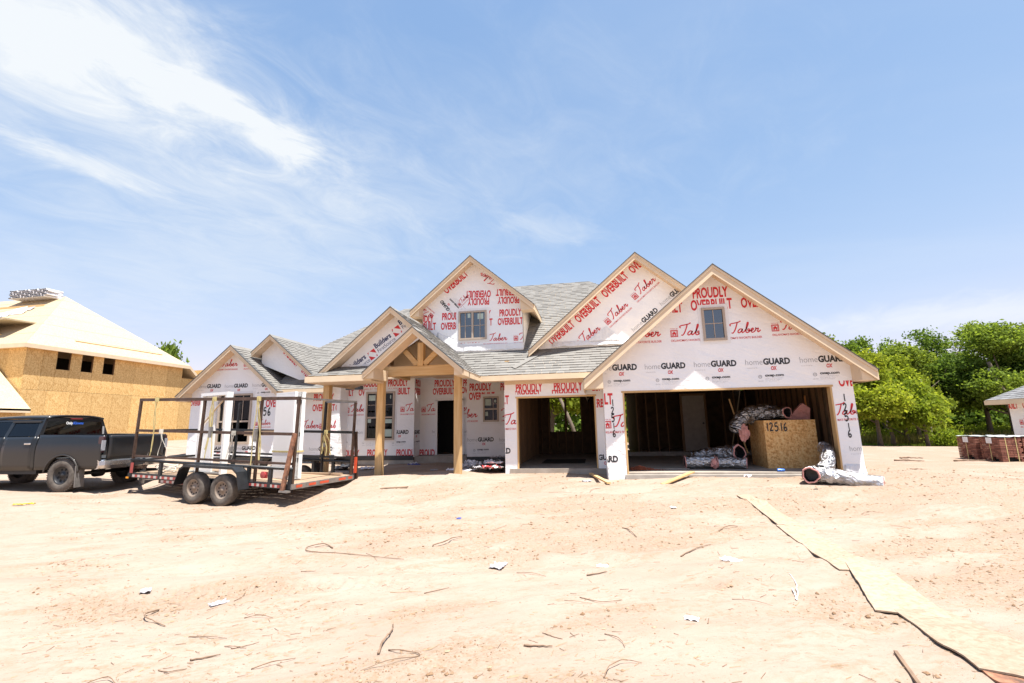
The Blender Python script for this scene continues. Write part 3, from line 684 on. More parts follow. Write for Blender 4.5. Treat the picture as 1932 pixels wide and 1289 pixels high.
LET = {
 'garage': [ ('proudly',2.69,4.84,0.87,-0.2), ('overbuilt',2.62,4.52,1.01,-0), ('overbuilt',1.4,4.5,1.01,-0.2), ('overbuilt',3.84,4.52,0.97,-0.1), ('taber',2.06,3.84,0.97,-0.4), ('taber',3.29,3.83,0.93,-0), ('taber',4.49,3.86,0.91,-0.2), ('taber',0.79,3.85,1.01,-0.3), ('guard',0.11,3.04,1.05,-0.4), ('guard',1.36,3.03,1,0), ('guard',2.57,3.04,1.01,-0.3), ('guard',3.79,3.04,1.03,0), ('guard',5.04,3.05,1.03,0.1), ('oxep',0.55,2.74,0.42,-0.4), ('oxep',1.76,2.74,0.42,-0.5), ('oxep',2.97,2.74,0.43,0), ('oxep',4.21,2.74,0.43,0.3), ('oxep',5.45,2.75,0.43,0.4) ],
 'pillar_right': [ ('overbuilt',5.83,2.45,0.87,0.2), ('taber',5.44,1.73,0.87,1.8), ('guard',5.86,0.93,0.86,1.3) ],
 'pillar_left': [ ('overbuilt',-0.53,2.17,1.03,0.1), ('taber',0.24,1.55,0.99,0.6), ('guard',-0.48,0.71,1.03,0.6), ('oxep',-0.05,0.44,0.43,0.5) ],
 'small': [ ('proudly',-2.23,2.64,0.79,0.1), ('proudly',-1.11,2.64,0.83,0), ('proudly',-3.32,2.72,0.81,0.1), ('overbuilt',-3.37,2.3,0.93,0.2), ('taber',-2.83,1.67,1.01,0.4), ('guard',-3.47,0.87,1.05,0.7), ('proudly',-0.01,2.5,0.78,-0), ('overbuilt',-0.22,2.14,0.86,0.1), ('guard',-0.32,0.68,0.96,0.6) ],
 'small_low': [ ('proudly',-2.27,2.55,0.77,-0.2), ('proudly',-1.17,2.54,0.81,-0.3) ],
 'side_window': [ ('proudly',-4.45,2.96,0.83,-0.3), ('overbuilt',-4.47,2.63,0.96,-0.2), ('proudly',-3.29,2.94,0.81,-0.3), ('taber',-5.22,1.95,1.05,0.3), ('taber',-3.51,1.95,1.02,0.3), ('guard',-4.53,1.13,0.97,0.1), ('guard',-3.36,1.12,0.95,0.1), ('oxep',-4.17,0.82,0.42,0.6) ],
 'door': [ ('proudly',-6.14,3.24,0.83,-0.2), ('overbuilt',-6.21,2.93,0.92,0), ('proudly',-4.97,3.23,0.81,-0.2), ('overbuilt',-5.05,2.95,0.9,0), ('taber',-6.67,2.25,0.93,0), ('taber',-5.67,2.24,0.92,0.4), ('guard',-6.22,1.43,0.95,0.2), ('guard',-5.05,1.42,0.93,0.2), ('proudly',-6.72,0.57,0.82,0.2) ],
 'window': [ ('proudly',-8.98,3.27,0.83,-0.1), ('proudly',-7.82,3.26,0.82,0.2), ('proudly',-10.18,3.27,0.84,0.1), ('overbuilt',-10.19,2.94,0.95,0.2), ('overbuilt',-9.04,2.94,0.94,-0.2), ('overbuilt',-7.84,2.94,0.92,-0.2), ('taber',-9.58,2.28,0.95,0.2), ('taber',-7.29,2.26,0.9,0), ('guard',-9.06,1.46,0.98,0.2), ('guard',-7.89,1.44,0.95,0.2), ('oxep',-9.85,1.13,0.42,0.4), ('oxep',-8.66,1.13,0.41,0.4), ('oxep',-7.45,1.12,0.4,0.4), ('proudly',-9.7,0.62,0.78,0.4), ('proudly',-8.59,0.62,0.82,0.2), ('proudly',-7.41,0.62,0.8,0.2) ],
 'nook': [ ('proudly',-10.57,2.75,0.84,-0.4), ('proudly',-9.58,2.73,0.82,-0.4), ('overbuilt',-10.6,2.36,0.93,-0.2), ('overbuilt',-9.64,2.35,0.92,-0.2), ('taber',-11.23,1.68,0.94,0.5), ('taber',-10.27,1.68,0.92,0.4), ('guard',-10.64,0.88,0.96,0.2), ('guard',-9.65,0.89,0.95,0.2) ],
 'left': [ ('taber',-14.35,4.1,0.93,-0.3), ('taber',-13.14,4.09,0.91,-0.3), ('guard',-15.07,3.32,1.01,-0.2), ('guard',-13.88,3.3,0.99,-0.2), ('guard',-12.7,3.3,0.97,-0.3), ('oxep',-12.32,3.06,0.4,-0.1), ('overbuilt',-12.07,2.53,1.07,-0), ('taber',-12.47,1.84,0.65,1.1), ('guard',-14.54,0.99,1,0.1), ('guard',-13.31,0.97,0.95,0.3), ('overbuilt',-15.34,2.66,0.72,0.5) ],
 'dormer': [ ('proudly',-2.83,5.13,0.72,-0.4), ('overbuilt',-2.89,4.85,0.82,-0.7), ('proudly',-4.75,5.12,0.75,-0.6), ('overbuilt',-4.79,4.8,0.85,-0.5), ('proudly',-5.81,5.07,0.77,-0.4), ('overbuilt',-5.83,4.82,0.87,-0.4), ('proudly',-3.84,5.13,0.73,-0.4), ('overbuilt',-3.9,4.86,0.84,-0.5), ('taber',-3.37,4.32,0.77,-0.6), ('taber',-2.38,4.31,0.75,-0.5), ('taber',-4.21,4.29,0.73,-0.4), ('proudly',-2.17,5.74,0.71,178.1), ('overbuilt',-2.12,6,0.81,177.9), ('proudly',-3.16,5.76,0.72,178.3), ('overbuilt',-3.1,6.01,0.85,177.9), ('overbuilt',-4.6,5.99,0.97,39.1), ('script',-2.91,6.39,0.56,152.9), ('guard',-4.29,5.23,0.74,128.8), ('oxep',-4.16,5.5,0.46,132.8), ('taber',-4.16,5.54,0.49,44.5), ('taber',-5.05,5.31,0.68,138.2) ],
 'big': [ ('overbuilt',-0.31,4.76,0.97,41.4), ('overbuilt',0.55,5.51,0.97,40.8), ('overbuilt',1.42,6.23,0.97,40.8), ('overbuilt',-1.17,4.11,0.94,38.1), ('taber',0.56,4.64,0.88,39.9), ('taber',1.42,5.38,0.89,39.8), ('taber',-0.37,3.96,0.91,36.6), ('guard',1.32,4.4,0.98,38.5), ('guard',2.2,5.15,0.98,38.5) ],
 'porch': [ ('builders',-6.05,3.91,0.57,34.8), ('builders',-5.33,4.56,0.57,34.7), ('builders',-6.8,3.33,0.57,34.8) ],
 'rhouse': [ ('overbuilt',17.53,1.97,0.89,0.1), ('taber',18.16,1.34,0.65,0.5), ('overbuilt',18.59,1.98,0.87,-0) ],
 'l2': [ ('overbuilt',-11.81,4.64,0.87,-43), ('overbuilt',-10.99,3.88,0.86,-42.9) ],
}

# ------------------------------------------------------------------ the house under construction
house = thing('unfinished_house', 'single storey house under construction with white printed house wrap, steep gables and two open garages', 'house')
def rebase(root, L):
    root.location = L
    for c in root.children: c.location = Vector(c.location) - Vector(L)
def roof_map(P0, U, V):
    P0 = Vector(P0); U = Vector(U).normalized(); V = Vector(V).normalized(); N = U.cross(V); N.normalize()
    if N.z < 0: N = -N
    return (lambda u, v, n=0.0: P0 + U*u + V*v + N*n)
def shingles(parent, P0, U, V, poly, name='shingles', e=.143, mat=None, wmin=.15, wmax=.31, th0=.011, seed=1):
    rs = random.Random(seed); f = roof_map(P0, U, V); mb = MB()
    if sum(poly[i][0]*poly[(i+1) % len(poly)][1] - poly[(i+1) % len(poly)][0]*poly[i][1] for i in range(len(poly))) < 0: poly = poly[::-1]
    v0 = min(p[1] for p in poly); v1 = max(p[1] for p in poly); u0 = min(p[0] for p in poly); u1 = max(p[0] for p in poly)
    v = v0-.01
    while v < v1:
        u = u0 - rs.random()*.4
        while u < u1:
            w = rs.uniform(wmin, wmax); th = th0*(1 if rs.random() < .5 else 1.8)
            dv = 0 if th < th0*1.5 else rs.uniform(-.006, .004)
            q = clip_poly([(u, v+dv), (u+w-.004, v+dv), (u+w-.004, v+e+.012), (u, v+e+.012)], poly)
            if len(q) >= 3:
                H = lambda p: .004 + th*(1-(p[1]-v)/e)
                mb.face([f(a, b, H((a, b))) for a, b in q])
                for i in range(len(q)):
                    a, b = q[i], q[(i+1) % len(q)]
                    if abs(a[1]-(v+dv)) < 1e-6 and abs(b[1]-(v+dv)) < 1e-6:
                        n = len(mb.v)
                        # front edge shares the island by reusing the top vertices
                        top = mb.f[-1] if True else None
                        ia = mb.f[-1][i]; ib = mb.f[-1][(i+1) % len(q)]
                        mb.v += [tuple(f(*a, -.004)), tuple(f(*b, -.004))]
                        mb.f.append((ia, n, n+1, ib)); mb.m.append(0); break
            u += w
        v += e
    o = mb.build(name, mat or M['shingle'], parent); o['kind'] = 'stuff'; return o
def plane_roof(parent, name, poly, y0, z0, s, th=.09, seed=1, shing=True, under='osb'):
    """front facing roof plane, poly in plan (x, y)"""
    mb = MB(); mb.prism([(x, y, z0+s*(y-y0)-.01) for x, y in poly], (0, 0, -th))
    o = mb.build(name, M[under], parent)
    if shing:
        k = math.sqrt(1+s*s); shingles(o, (0, y0, z0), (1,0,0), (0,1,s), [(x, (y-y0)*k) for x, y in poly], seed=seed)
    return o
def gable(parent, xa, za, hl, hr, s, y0, y1, wallY, wx0, wx1, sh=(True, True), bd=.26, ret=(True, True), seed=1, y1r=None, eave_end=(None, None)):
    """gable roof with ridge along y; hl/hr half widths"""
    th = .10; y1r = y1r or y1
    for side, h, ye in ((-1, hl, y1), (1, hr, y1r)):
        xe = xa+side*h; ze = za-s*h
        yv = eave_end[0 if side < 0 else 1]; yv = ye if yv is None else yv
        mb = MB(); mb.prism([(xa, y0, za-.012), (xe, y0, ze-.012), (xe, yv, ze-.012), (xa, ye, za-.012)], (0, 0, -th))
        rf = mb.build('roof_slope', M['soffit'], parent)
        k = math.sqrt(1+s*s)
        if sh[0 if side < 0 else 1]:
            poly = [(y0-.03, 0), (yv, 0), (ye, h*k), (y0-.03, h*k)]
            shingles(rf, (xe+side*.03, 0, ze-s*.03), (0,1,0), (-side, 0, s), poly, seed=seed+side)
        # rake board, upper strip and dark drip edge at the front
        b = MB(); b.prism([(xa, y0, za-.005), (xe, y0, ze-.005), (xe, y0, ze-bd), (xa, y0, za-bd)], (0, -.035, 0)); b.build('rake_board', M['trim'], parent)
        b = MB(); b.prism([(xa, y0-.035, za-.005), (xe, y0-.035, ze-.005), (xe, y0-.035, ze-.075), (xa, y0-.035, za-.075)], (0, -.02, 0)); b.build('rake_strip', M['trim'], parent)
        b = MB(); b.prism([(xa, y0-.07, za+.016), (xe+side*.02, y0-.07, ze+.016-s*.02), (xe+side*.02, y0-.07, ze-.006-s*.02), (xa, y0-.07, za-.006)], (0, .2, 0)); b.build('drip_edge', M['underlay'], parent)
        # eave fascia running back
        b = MB(); b.box(min(xe, xe+side*.03), max(xe, xe+side*.03), y0, yv, ze-bd, ze-.01); b.build('fascia', M['trim'], parent)
        wx = wx0 if side < 0 else wx1
        if ret[0 if side < 0 else 1] and wx is not None:
            zb = ze-bd+.01; zt = za-s*abs(wx-xa)-.11
            b = MB(); b.prism([(xe, y0+.02, zb), (wx, y0+.02, zb), (wx, y0+.02, zt), (xe, y0+.02, ze-.05)], (0, wallY-y0-.02, 0)); b.build('eave_return', M['trim'], parent)
    b = MB(); b.prism([(xa-.13, y0-.06, za-.13*s+.022), (xa, y0-.06, za+.03), (xa+.13, y0-.06, za-.13*s+.022), (xa, y0-.06, za+.005)], (0, y1-y0, 0)); b.build('ridge_cap', M['shingle'], parent)
def window_y(parent, Y, x0, x1, z0, z1, mull=(), muntins=(), bars=(), glass='glass', fw=.06, stickers=(), tape=True, proud=.05):
    """window facing the camera; mull: x of thick mullions, bars: z of thick rails, muntins: ('x'|'z', pos, a, b)"""
    if tape:
        t = MB(); w = .085
        for a, b, c, d in ((x0-w, x1+w, z1, z1+w), (x0-w, x1+w, z0-w, z0), (x0-w, x0, z0, z1), (x1, x1+w, z0, z1)): t.box(a, b, Y-.009, Y-.006, c, d)
        t.build('flashing_tape', M['white_pvc'], parent)
    f = MB(); a, b = Y-proud, Y+.06
    f.box(x0, x1, a, b, z1-fw, z1).box(x0, x1, a-.012, b, z0, z0+fw).box(x0, x0+fw, a+.002, b, z0+fw, z1-fw).box(x1-fw, x1, a+.002, b, z0+fw, z1-fw)
    for x in mull: f.box(x-fw*.55, x+fw*.55, a+.004, b, z0+fw, z1-fw)
    for z in bars: f.box(x0+fw, x1-fw, a+.008, b-.01, z-fw*.45, z+fw*.45)
    w = f.build('window', M['frame_tan'], parent)
    xs = [x0+fw]+sorted(mull)+[x1-fw]; zs = [z0+fw]+sorted(bars)+[z1-fw]
    for i in range(len(xs)-1):
        for j in range(len(zs)-1):
            p = MB(); p.box(xs[i], xs[i+1], Y-.005, Y+.003, zs[j], zs[j+1]); p.build('pane', M[glass], w)
    for k, pos, u, v in muntins:
        q = MB()
        if k == 'x': q.box(pos-.009, pos+.009, Y-.022, Y-.008, u, v)
        else: q.box(u, v, Y-.021, Y-.009, pos-.009, pos+.009)
        q.build('muntin', M['frame_tan'], w)
    for sx0, sx1, sz0, sz1 in stickers:
        q = MB(); q.box(sx0, sx1, Y-.010, Y-.007, sz0, sz1); q.build('sticker', M['sticker'], w)
    return w
M['sticker'] = simple('pale_green_sticker', (.42,.52,.46), .5, 0, .1, 8)
M['sheath'] = simple('shade_toned_sheathing', (.10,.065,.035), .9, 0, .3, 5)  # garage interior shade put into the colour of the bare sheathing
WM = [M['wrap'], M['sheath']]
DIGR = [('#'+d, x, z, w, 0) for d, x, z, w in (('1',5.87,2.09,.105),('2',5.85,1.85,.11),('5',5.85,1.63,.11),('1',5.88,1.43,.09),('6',5.87,1.25,.105))]
DIGL = [('#'+d, x, z, w, 0) for d, x, z, w in (('1',.46,2.11,.105),('2',.44,1.91,.105),('5',.44,1.72,.11),('1',.46,1.54,.09),('6',.45,1.34,.105))]
# --- front wall of the wide garage
GA = [(.27,.20),(.755,.20),(.755,2.49),(5.66,2.49),(5.66,.20),(6.13,.36),(6.13,2.97),(3.12,5.47),(.27,3.09)]
GA[4] = (5.66,.40)
upper_clip = [[(.27,2.6),(6.13,2.6),(6.13,2.86),(3.12,5.38),(.27,3.0)]]
wg = wall_y('garage_wall', house, GA, [rect(2.86,3.42,3.70,4.56)], 12.3, .14, WM)
print_on(LET['garage'], [ccw(t) for t in tess([(.27,2.62),(6.13,2.62),(6.13,2.96),(3.12,5.46),(.27,3.08)], [rect(2.78,3.50,3.62,4.64)])], lambda x, z: (x, 12.3-.004, z), 'printed_lettering', wg)
print_on([LET['pillar_right'][0]+(2.60,)]+LET['pillar_right'][1:]+DIGR, [rect(5.69,6.12,.40,2.58)], lambda x, z: (x, 12.295, z), 'printed_lettering', wg)
print_on(LET['pillar_left']+DIGL, [rect(.28,.74,.24,2.50)], lambda x, z: (x, 12.295, z), 'printed_lettering', wg)
window_y(wg, 12.3, 2.86, 3.42, 3.70, 4.56, muntins=(('x',3.14,3.76,4.50),('z',4.14,2.92,3.36)), glass='glass_sky', fw=.055)
# loose wrap hanging over the foot of the left pillar, bottom of right one
def loose_wrap(name, x0, x1, z0, z1, Y, amp, seed, n=10, mat='film'):
    rs = random.Random(seed); mb = MB(); nxx, nz = n, 14; V = []
    for j in range(nz+1):
        for i in range(nxx+1):
            t = j/nz; x = x0+(x1-x0)*i/nxx; x += (x-(x0+x1)/2)*.03*t
            V.append((x, Y-.012-amp*t*(.4+.6*rs.random()) - .03*t, z1+(z0-z1)*t + (rs.uniform(-.02,.02) if j == nz else 0)))
    F = [(j*(nxx+1)+i, (j+1)*(nxx+1)+i, (j+1)*(nxx+1)+i+1, j*(nxx+1)+i+1) for j in range(nz) for i in range(nxx)]
    mb.add(V, F); o = mb.build(name, M[mat], wg, smooth=True)
    so = o.modifiers.new('thick', 'SOLIDIFY'); so.thickness = .003; so.offset = 1; return o
loose_wrap('loose_wrap', .285, .735, .24, .62, 12.3, .05, 3)
loose_wrap('loose_wrap', 5.70, 6.12, .42, .62, 12.3, .03, 4)
# timber lining of the door openings (three boards each)
def jambs(parent, x0, x1, z0, z1, Y, z0r=None):
    b = MB(); b.box(x0-.0, x0+.04, Y-.012, Y+.16, z0, z1); b.build('jamb', M['lumber_z'], parent)
    b = MB(); b.box(x1-.04, x1, Y-.012, Y+.16, z0r or z0, z1); b.build('jamb', M['lumber_z'], parent)
    b = MB(); b.box(x0-.03, x1+.03, Y-.014, Y+.16, z1, z1+.045); b.build('header_board', M['lumber_x'], parent)
jambs(house, .755, 5.66, .25, 2.445, 12.3, .42)
# --- front wall of the narrow garage
SM = [(-2.58,.30),(-2.22,.30),(-2.22,2.50),(.06,2.50),(.06,.30),(.40,.30),(.40,3.12),(-2.58,3.12)]
ws = wall_y('garage_wall', house, SM, [], 13.5, .14, WM)
print_on([t+(None, 2.60) if t[0] == 'proudly' and t[1] > -2.3 else t for t in LET['small']], [rect(-2.57,-2.24,.36,3.0), rect(-2.24,.08,2.55,3.0), rect(.09,.4,.3,3.0)], lambda x, z: (x, 13.496, z), 'printed_lettering', ws)
print_on([t+(2.665,) for t in LET['small_low']], [rect(-2.25,.08,2.56,2.7)], lambda x, z: (x, 13.494, z), 'printed_lettering', ws)
jambs(house, -2.22, .06, .44, 2.455, 13.5)
b = MB(); b.box(-2.62, -2.20, 13.47, 13.6, .18, .31); b.build('footing', M['concrete'], house)
b = MB(); b.box(.25, .80, 12.27, 12.44, .10, .235); b.build('footing', M['concrete'], house)
b = MB(); b.box(.27, .30, 12.44, 13.5, .2, 3.0); b.build('side_wall', M['wrap'], house)
b = MB(); b.box(-2.58, -2.44, 13.64, 20.0, .3, 3.6); b.build('side_wall', M['osb'], house)
# --- walls behind the porch
w1 = wall_y('side_window_wall', house, [(-4.55,.58),(-2.6,.58),(-2.6,3.6),(-4.55,3.6)], [rect(-3.94,-3.36,1.82,2.72)], 16.5, .14, WM, LET['side_window'], [ccw(t) for t in tess(rect(-4.54,-2.6,.6,3.5), [rect(-4.03,-3.27,1.73,2.81)])])
window_y(w1, 16.5, -3.94, -3.36, 1.82, 2.72, bars=(2.27,), muntins=(('x',-3.57,1.88,2.66),('z',2.45,-3.57,-3.42)), stickers=((-3.86,-3.64,2.40,2.63),(-3.52,-3.46,2.50,2.6),(-3.86,-3.76,2.03,2.18)))
b = MB(); b.box(-4.55, -4.41, 16.64, 17.5, .3, 3.6); b.build('side_wall', M['wrap'], house)
DW = [(-6.73,.58),(-6.0,.58),(-6.0,2.68),(-5.02,2.68),(-5.02,.58),(-4.5,.58),(-4.5,4.6),(-6.73,4.6)]
dl = LET['door'] + [('taber',-6.1,4.02,.93,0),('taber',-4.9,4.02,.93,0)]
w2 = wall_y('door_wall', house, DW, [], 17.5, .14, WM, dl)
b = MB(); b.box(-6.08,-6.0,17.44,17.62,.62,2.72).box(-5.02,-4.94,17.44,17.62,.62,2.72).box(-6.08,-4.94,17.44,17.62,2.68,2.76); b.build('door_frame', M['white_paint'], house)
w3 = wall_y('window_wall', house, [(-9.68,.60),(-6.73,.60),(-6.73,4.6),(-9.68,4.4)], [rect(-8.70,-7.52,1.22,3.06)], 16.9, .14, WM, LET['window'], [ccw(t) for t in tess([(-9.67,.60),(-6.74,.60),(-6.74,4.4),(-9.67,4.4)], [rect(-8.80,-7.42,1.12,3.17)])])
window_y(w3, 16.9, -8.70, -7.52, 1.22, 3.06, bars=(2.07,), mull=(), muntins=(('x',-8.30,2.1,3.0),('z',2.55,-8.64,-7.58)), stickers=((-8.60,-8.33,2.72,2.93),(-8.62,-8.48,1.88,2.02),(-7.98,-7.62,1.85,2.0),(-8.1,-7.62,1.35,1.62),(-7.72,-7.68,2.78,2.92)), fw=.07)
sd = MB(); sd.box(-6.87,-6.727,16.905,17.5,.58,4.6); sdo = sd.build('side_wall', M['wrap'], house)
print_on([('proudly',16.98,3.25,.82,0),('overbuilt',16.9,2.93,.9,0),('guard',16.55,1.43,.95,0),('oxep',17.1,1.12,.4,0)], [rect(16.92,17.48,.6,4.5)], lambda y, z: (-6.722, y, z), 'printed_lettering', sdo)
w4 = wall_y('nook_wall', house, [(-11.6,.70),(-9.6,.70),(-9.6,3.4),(-11.6,3.4)], [], 16.3, .14, WM, LET['nook'])
b = MB(); b.box(-9.60, -9.46, 16.3, 17.0, .6, 3.6); b.build('side_wall', M['wrap'], house)
w5 = wall_y('left_gable_wall', house, [(-15.3,.70),(-11.6,.70),(-11.6,3.24),(-13.4,4.77),(-15.3,3.15)], [rect(-14.55,-12.64,1.20,3.06)], 15.6, .14, WM, LET['left'] + [('#256',-12.32,2.22,.52,0)], [ccw(t) for t in tess([(-15.3,.70),(-11.6,.70),(-11.6,3.24),(-13.4,4.77),(-15.3,3.15)], [rect(-14.65,-12.54,1.1,3.16)])])
window_y(w5, 15.6, -14.55, -12.64, 1.20, 3.06, mull=(-14.02,-13.78), bars=(2.02,), muntins=(('x',-13.40,2.05,3.0),('x',-13.02,2.05,3.0),('x',-13.40,1.26,2.0),('x',-14.28,1.26,3.0)), glass='glass', fw=.07)
b = MB(); b.box(-11.74, -11.6, 15.74, 16.3, .6, 3.1); b.build('side_wall', M['wrap'], house)
# dark band and concrete under the wrap
for x0, x1, Y, zt, zb, zg in ((-4.56,-2.58,16.5,.60,.44,.05),(-6.72,-6.12,17.5,.62,.46,.1),(-4.98,-4.56,17.5,.62,.46,.1),(-9.68,-6.74,16.9,.64,.47,.0),(-11.6,-9.6,16.3,.72,.5,.0),(-15.3,-11.6,15.6,.72,.5,.2)):
    b = MB(); b.box(x0, x1, Y-.012, Y+.10, zb, zt); b.build('flashing_band', M['black_band'], house)
    b = MB(); b.box(x0, x1, Y+.012, Y+.5, zg, zb+.005); b.build('foundation', M['concrete'], house)
b = MB(); b.box(-6.12, -4.98, 17.46, 17.7, .1, .625); b.build('door_step', M['concrete'], house)
# --- dormer
DMW = [(-4.25,3.97),(-2.08,3.97),(-2.08,5.62),(-3.68,6.99),(-5.41,5.52),(-5.41,4.95)]
wd = wall_y('dormer_wall', house, DMW, [rect(-4.18,-3.25,4.41,5.36)], 14.2, .12, WM, LET['dormer'], [ccw(t) for t in tess([(-4.3,4.12),(-2.09,4.12),(-2.09,5.6),(-3.68,6.97),(-5.40,5.5),(-5.40,4.95)], [rect(-4.27,-3.16,4.32,5.44)])])
window_y(wd, 14.2, -4.18, -3.25, 4.41, 5.36, mull=(-3.715,), muntins=(('x',-3.96,4.48,5.3),('x',-3.47,4.48,5.3),('z',4.87,-4.12,-3.74),('z',4.87,-3.69,-3.31)), glass='glass_sky', fw=.055, stickers=((-3.88,-3.79,5.14,5.28),(-3.55,-3.36,5.08,5.26)))
b = MB(); b.prism([(-2.08,14.32,3.97),(-2.08,16.35,5.60),(-2.08,14.32,5.60)], (-.1,0,0)); b.build('dormer_side', M['wrap'], wd)
b = MB(); b.prism([(-5.41,14.32,4.6),(-5.41,16.2,5.5),(-5.41,14.32,5.5)], (.1,0,0)); b.build('dormer_side', M['wrap'], wd)
gable(house, -3.68, 7.08, 2.0, 2.0, .855, 13.8, 18.9, 14.2, -5.41, -2.08, sh=(False, True), seed=11, bd=.18)
# loose white sheet gathered at the foot of the dormer and of the big gable
def skirt(name, x0, x1, Y, ztop, zbot, amp, seed, parent, flare=.0):
    rs = random.Random(seed); mb = MB(); n, k = 40, 8; V = []; ph = [rs.random()*6 for _ in range(4)]
    for j in range(k+1):
        t = j/k
        for i in range(n+1):
            x = x0+(x1-x0)*i/n
            wv = math.sin(x*9+ph[0])*.5+math.sin(x*17+ph[1])*.3+math.sin(x*31+ph[2])*.2
            zt = ztop(x) if callable(ztop) else ztop; zb = zbot(x) if callable(zbot) else zbot
            V.append((x, Y-.008-t*flare-amp*t*(.6+.5*wv)*(.6+.4*rs.random()), zt+(zb-zt)*t+.02*wv*t))
    F = [(j*(n+1)+i, (j+1)*(n+1)+i, (j+1)*(n+1)+i+1, j*(n+1)+i+1) for j in range(k) for i in range(n)]
    mb.add(V, F); o = mb.build(name, M['film'], parent, smooth=True); s = o.modifiers.new('thick', 'SOLIDIFY'); s.thickness = .003; return o
skirt('loose_sheet', -4.9, -2.06, 14.2, lambda x: max(4.25, 4.72-.52*(x+4.9)) if x < -3.9 else 4.24, lambda x: max(4.03, 4.99-.847*(x+5.44)+.03), .04, 5, wd)
# --- big gable
BG = [(-1.6,3.97),(2.9,3.97),(2.9,5.44),(1.46,6.66),(-1.6,4.05)]
wb = wall_y('big_gable_wall', house, BG, [], 14.2, .12, WM, LET['big'], [ccw(t) for t in tess([(-1.45,4.12),(2.9,4.12),(2.9,5.44),(1.46,6.66)])])
gable(house, 1.46, 6.75, 3.31, 3.31, .855, 13.8, 20, 14.2, None, None, sh=(False, False), ret=(False, False), bd=.20, seed=21)
skirt('loose_sheet', -1.15, 1.4, 14.2, 4.20, 4.04, .05, 9, wb, .05)
b = MB(); b.prism([(-.05,14.15,4.17),(.95,14.15,4.17),(.5,14.185,4.62)], (0,.01,0)); b.build('folded_flap', M['film'], wb)
# --- garage gable roof
gable(house, 3.12, 5.56, 3.32, 3.32, .835, 11.85, 20, 12.3, .27, 6.13, sh=(False, False), seed=31, bd=.25)
# --- porch gables, the smaller one stands in front and shares the right slope
gable(house, -5.44, 4.99, 2.24, 2.22, .847, 11.8, 18.9, 12.2, None, None, sh=(False, True), ret=(False, False), seed=41, bd=.165, y1r=15.5, eave_end=(14.1, 13.12))
gable(house, -4.58, 4.27, 1.36, 1.36, .847, 11.3, 11.85, 12.2, -5.66, -3.46, sh=(True, True), ret=(True, True), seed=51, bd=.165)
wp = wall_y('porch_gable_wall', house, [(-7.2,3.36),(-5.97,3.36),(-4.62,4.21),(-5.44,4.91)], [], 12.2, .1, WM, LET['porch'])
skirt('loose_sheet', -7.0, -5.95, 12.2, 3.47, 3.37, .03, 19, wp)
b = MB(); b.prism([(-5.95,13.2,3.42),(-3.66,13.2,3.42),(-5.30,13.2,4.80),(-5.44,13.2,4.86),(-5.95,13.2,4.46)], (0,.03,0)); b.build('added_truss_backing', M['trim'], house)  # backing added behind the truss, set well forward so it looks brighter
# pent roof under the porch gable on the left
plane_roof(house, 'pent_roof', [(-7.72,11.5),(-5.9,11.5),(-5.9,12.2),(-7.3,12.2)], 11.5, 3.10, .45, .06, 61)
b = MB(); b.box(-7.74, -5.8, 11.46, 11.50, 2.93, 3.09); b.build('fascia', M['trim'], house)
b = MB(); b.box(-7.74, -7.70, 11.5, 14.0, 2.95, 3.07); b.build('fascia', M['trim'], house)
b = MB(); b.box(-7.70, -5.82, 11.51, 12.3, 2.92, 2.95); b.build('soffit', M['soffit'], house)
# added slab that stops stray sun, header beams and posts
def timber(name, p, q, w, h, mat):
    b = MB(); b.beam(p, q, w, h); return bevel(b.build(name, M[mat], house), .006, 1)
for x, zb in ((-3.70,.45), (-5.98,.38), (-7.66,.36)):
    b = MB(); b.box(x-.095, x+.095, 12.40, 12.59, zb-.08, 3.16); bevel(b.build('porch_post', M['lumber_z'], house), .006, 1)
timber('porch_beam', (-5.92,12.42,3.25), (-3.72,12.42,3.25), .19, .28, 'lumber_x')
timber('king_post', (-4.76,12.42,3.39), (-4.76,12.42,4.05), .17, .19, 'lumber_z')
timber('brace', (-4.86,12.42,3.42), (-5.25,12.42,3.84), .13, .15, 'lumber_x')
timber('brace', (-4.66,12.42,3.42), (-4.24,12.42,3.84), .13, .15, 'lumber_x')
timber('porch_beam', (-5.98,12.6,3.31), (-5.98,14.4,3.31), .19, .22, 'lumber_y')
timber('porch_beam', (-3.70,12.6,3.31), (-3.70,14.4,3.31), .19, .22, 'lumber_y')
timber('porch_beam', (-7.66,12.6,3.30), (-7.66,14.2,3.30), .19, .22, 'lumber_y')
timber('porch_beam', (-7.70,12.47,3.15), (-6.08,12.47,3.15), .14, .18, 'lumber_x')
b = MB(); b.box(-7.0, -6.05, 12.7, 16.89, 3.54, 3.57).box(-6.05, -4.4, 15.3, 17.49, 3.55, 3.58); b.build('sun_stop_slab', M['soffit'], house)  # added slab closing roof gaps so no sun streak falls on the walls
b = MB(); b.box(-8.3, -7.75, 14.6, 14.8, 2.98, 3.10); b.build('loose_block', M['steel_black'], house)
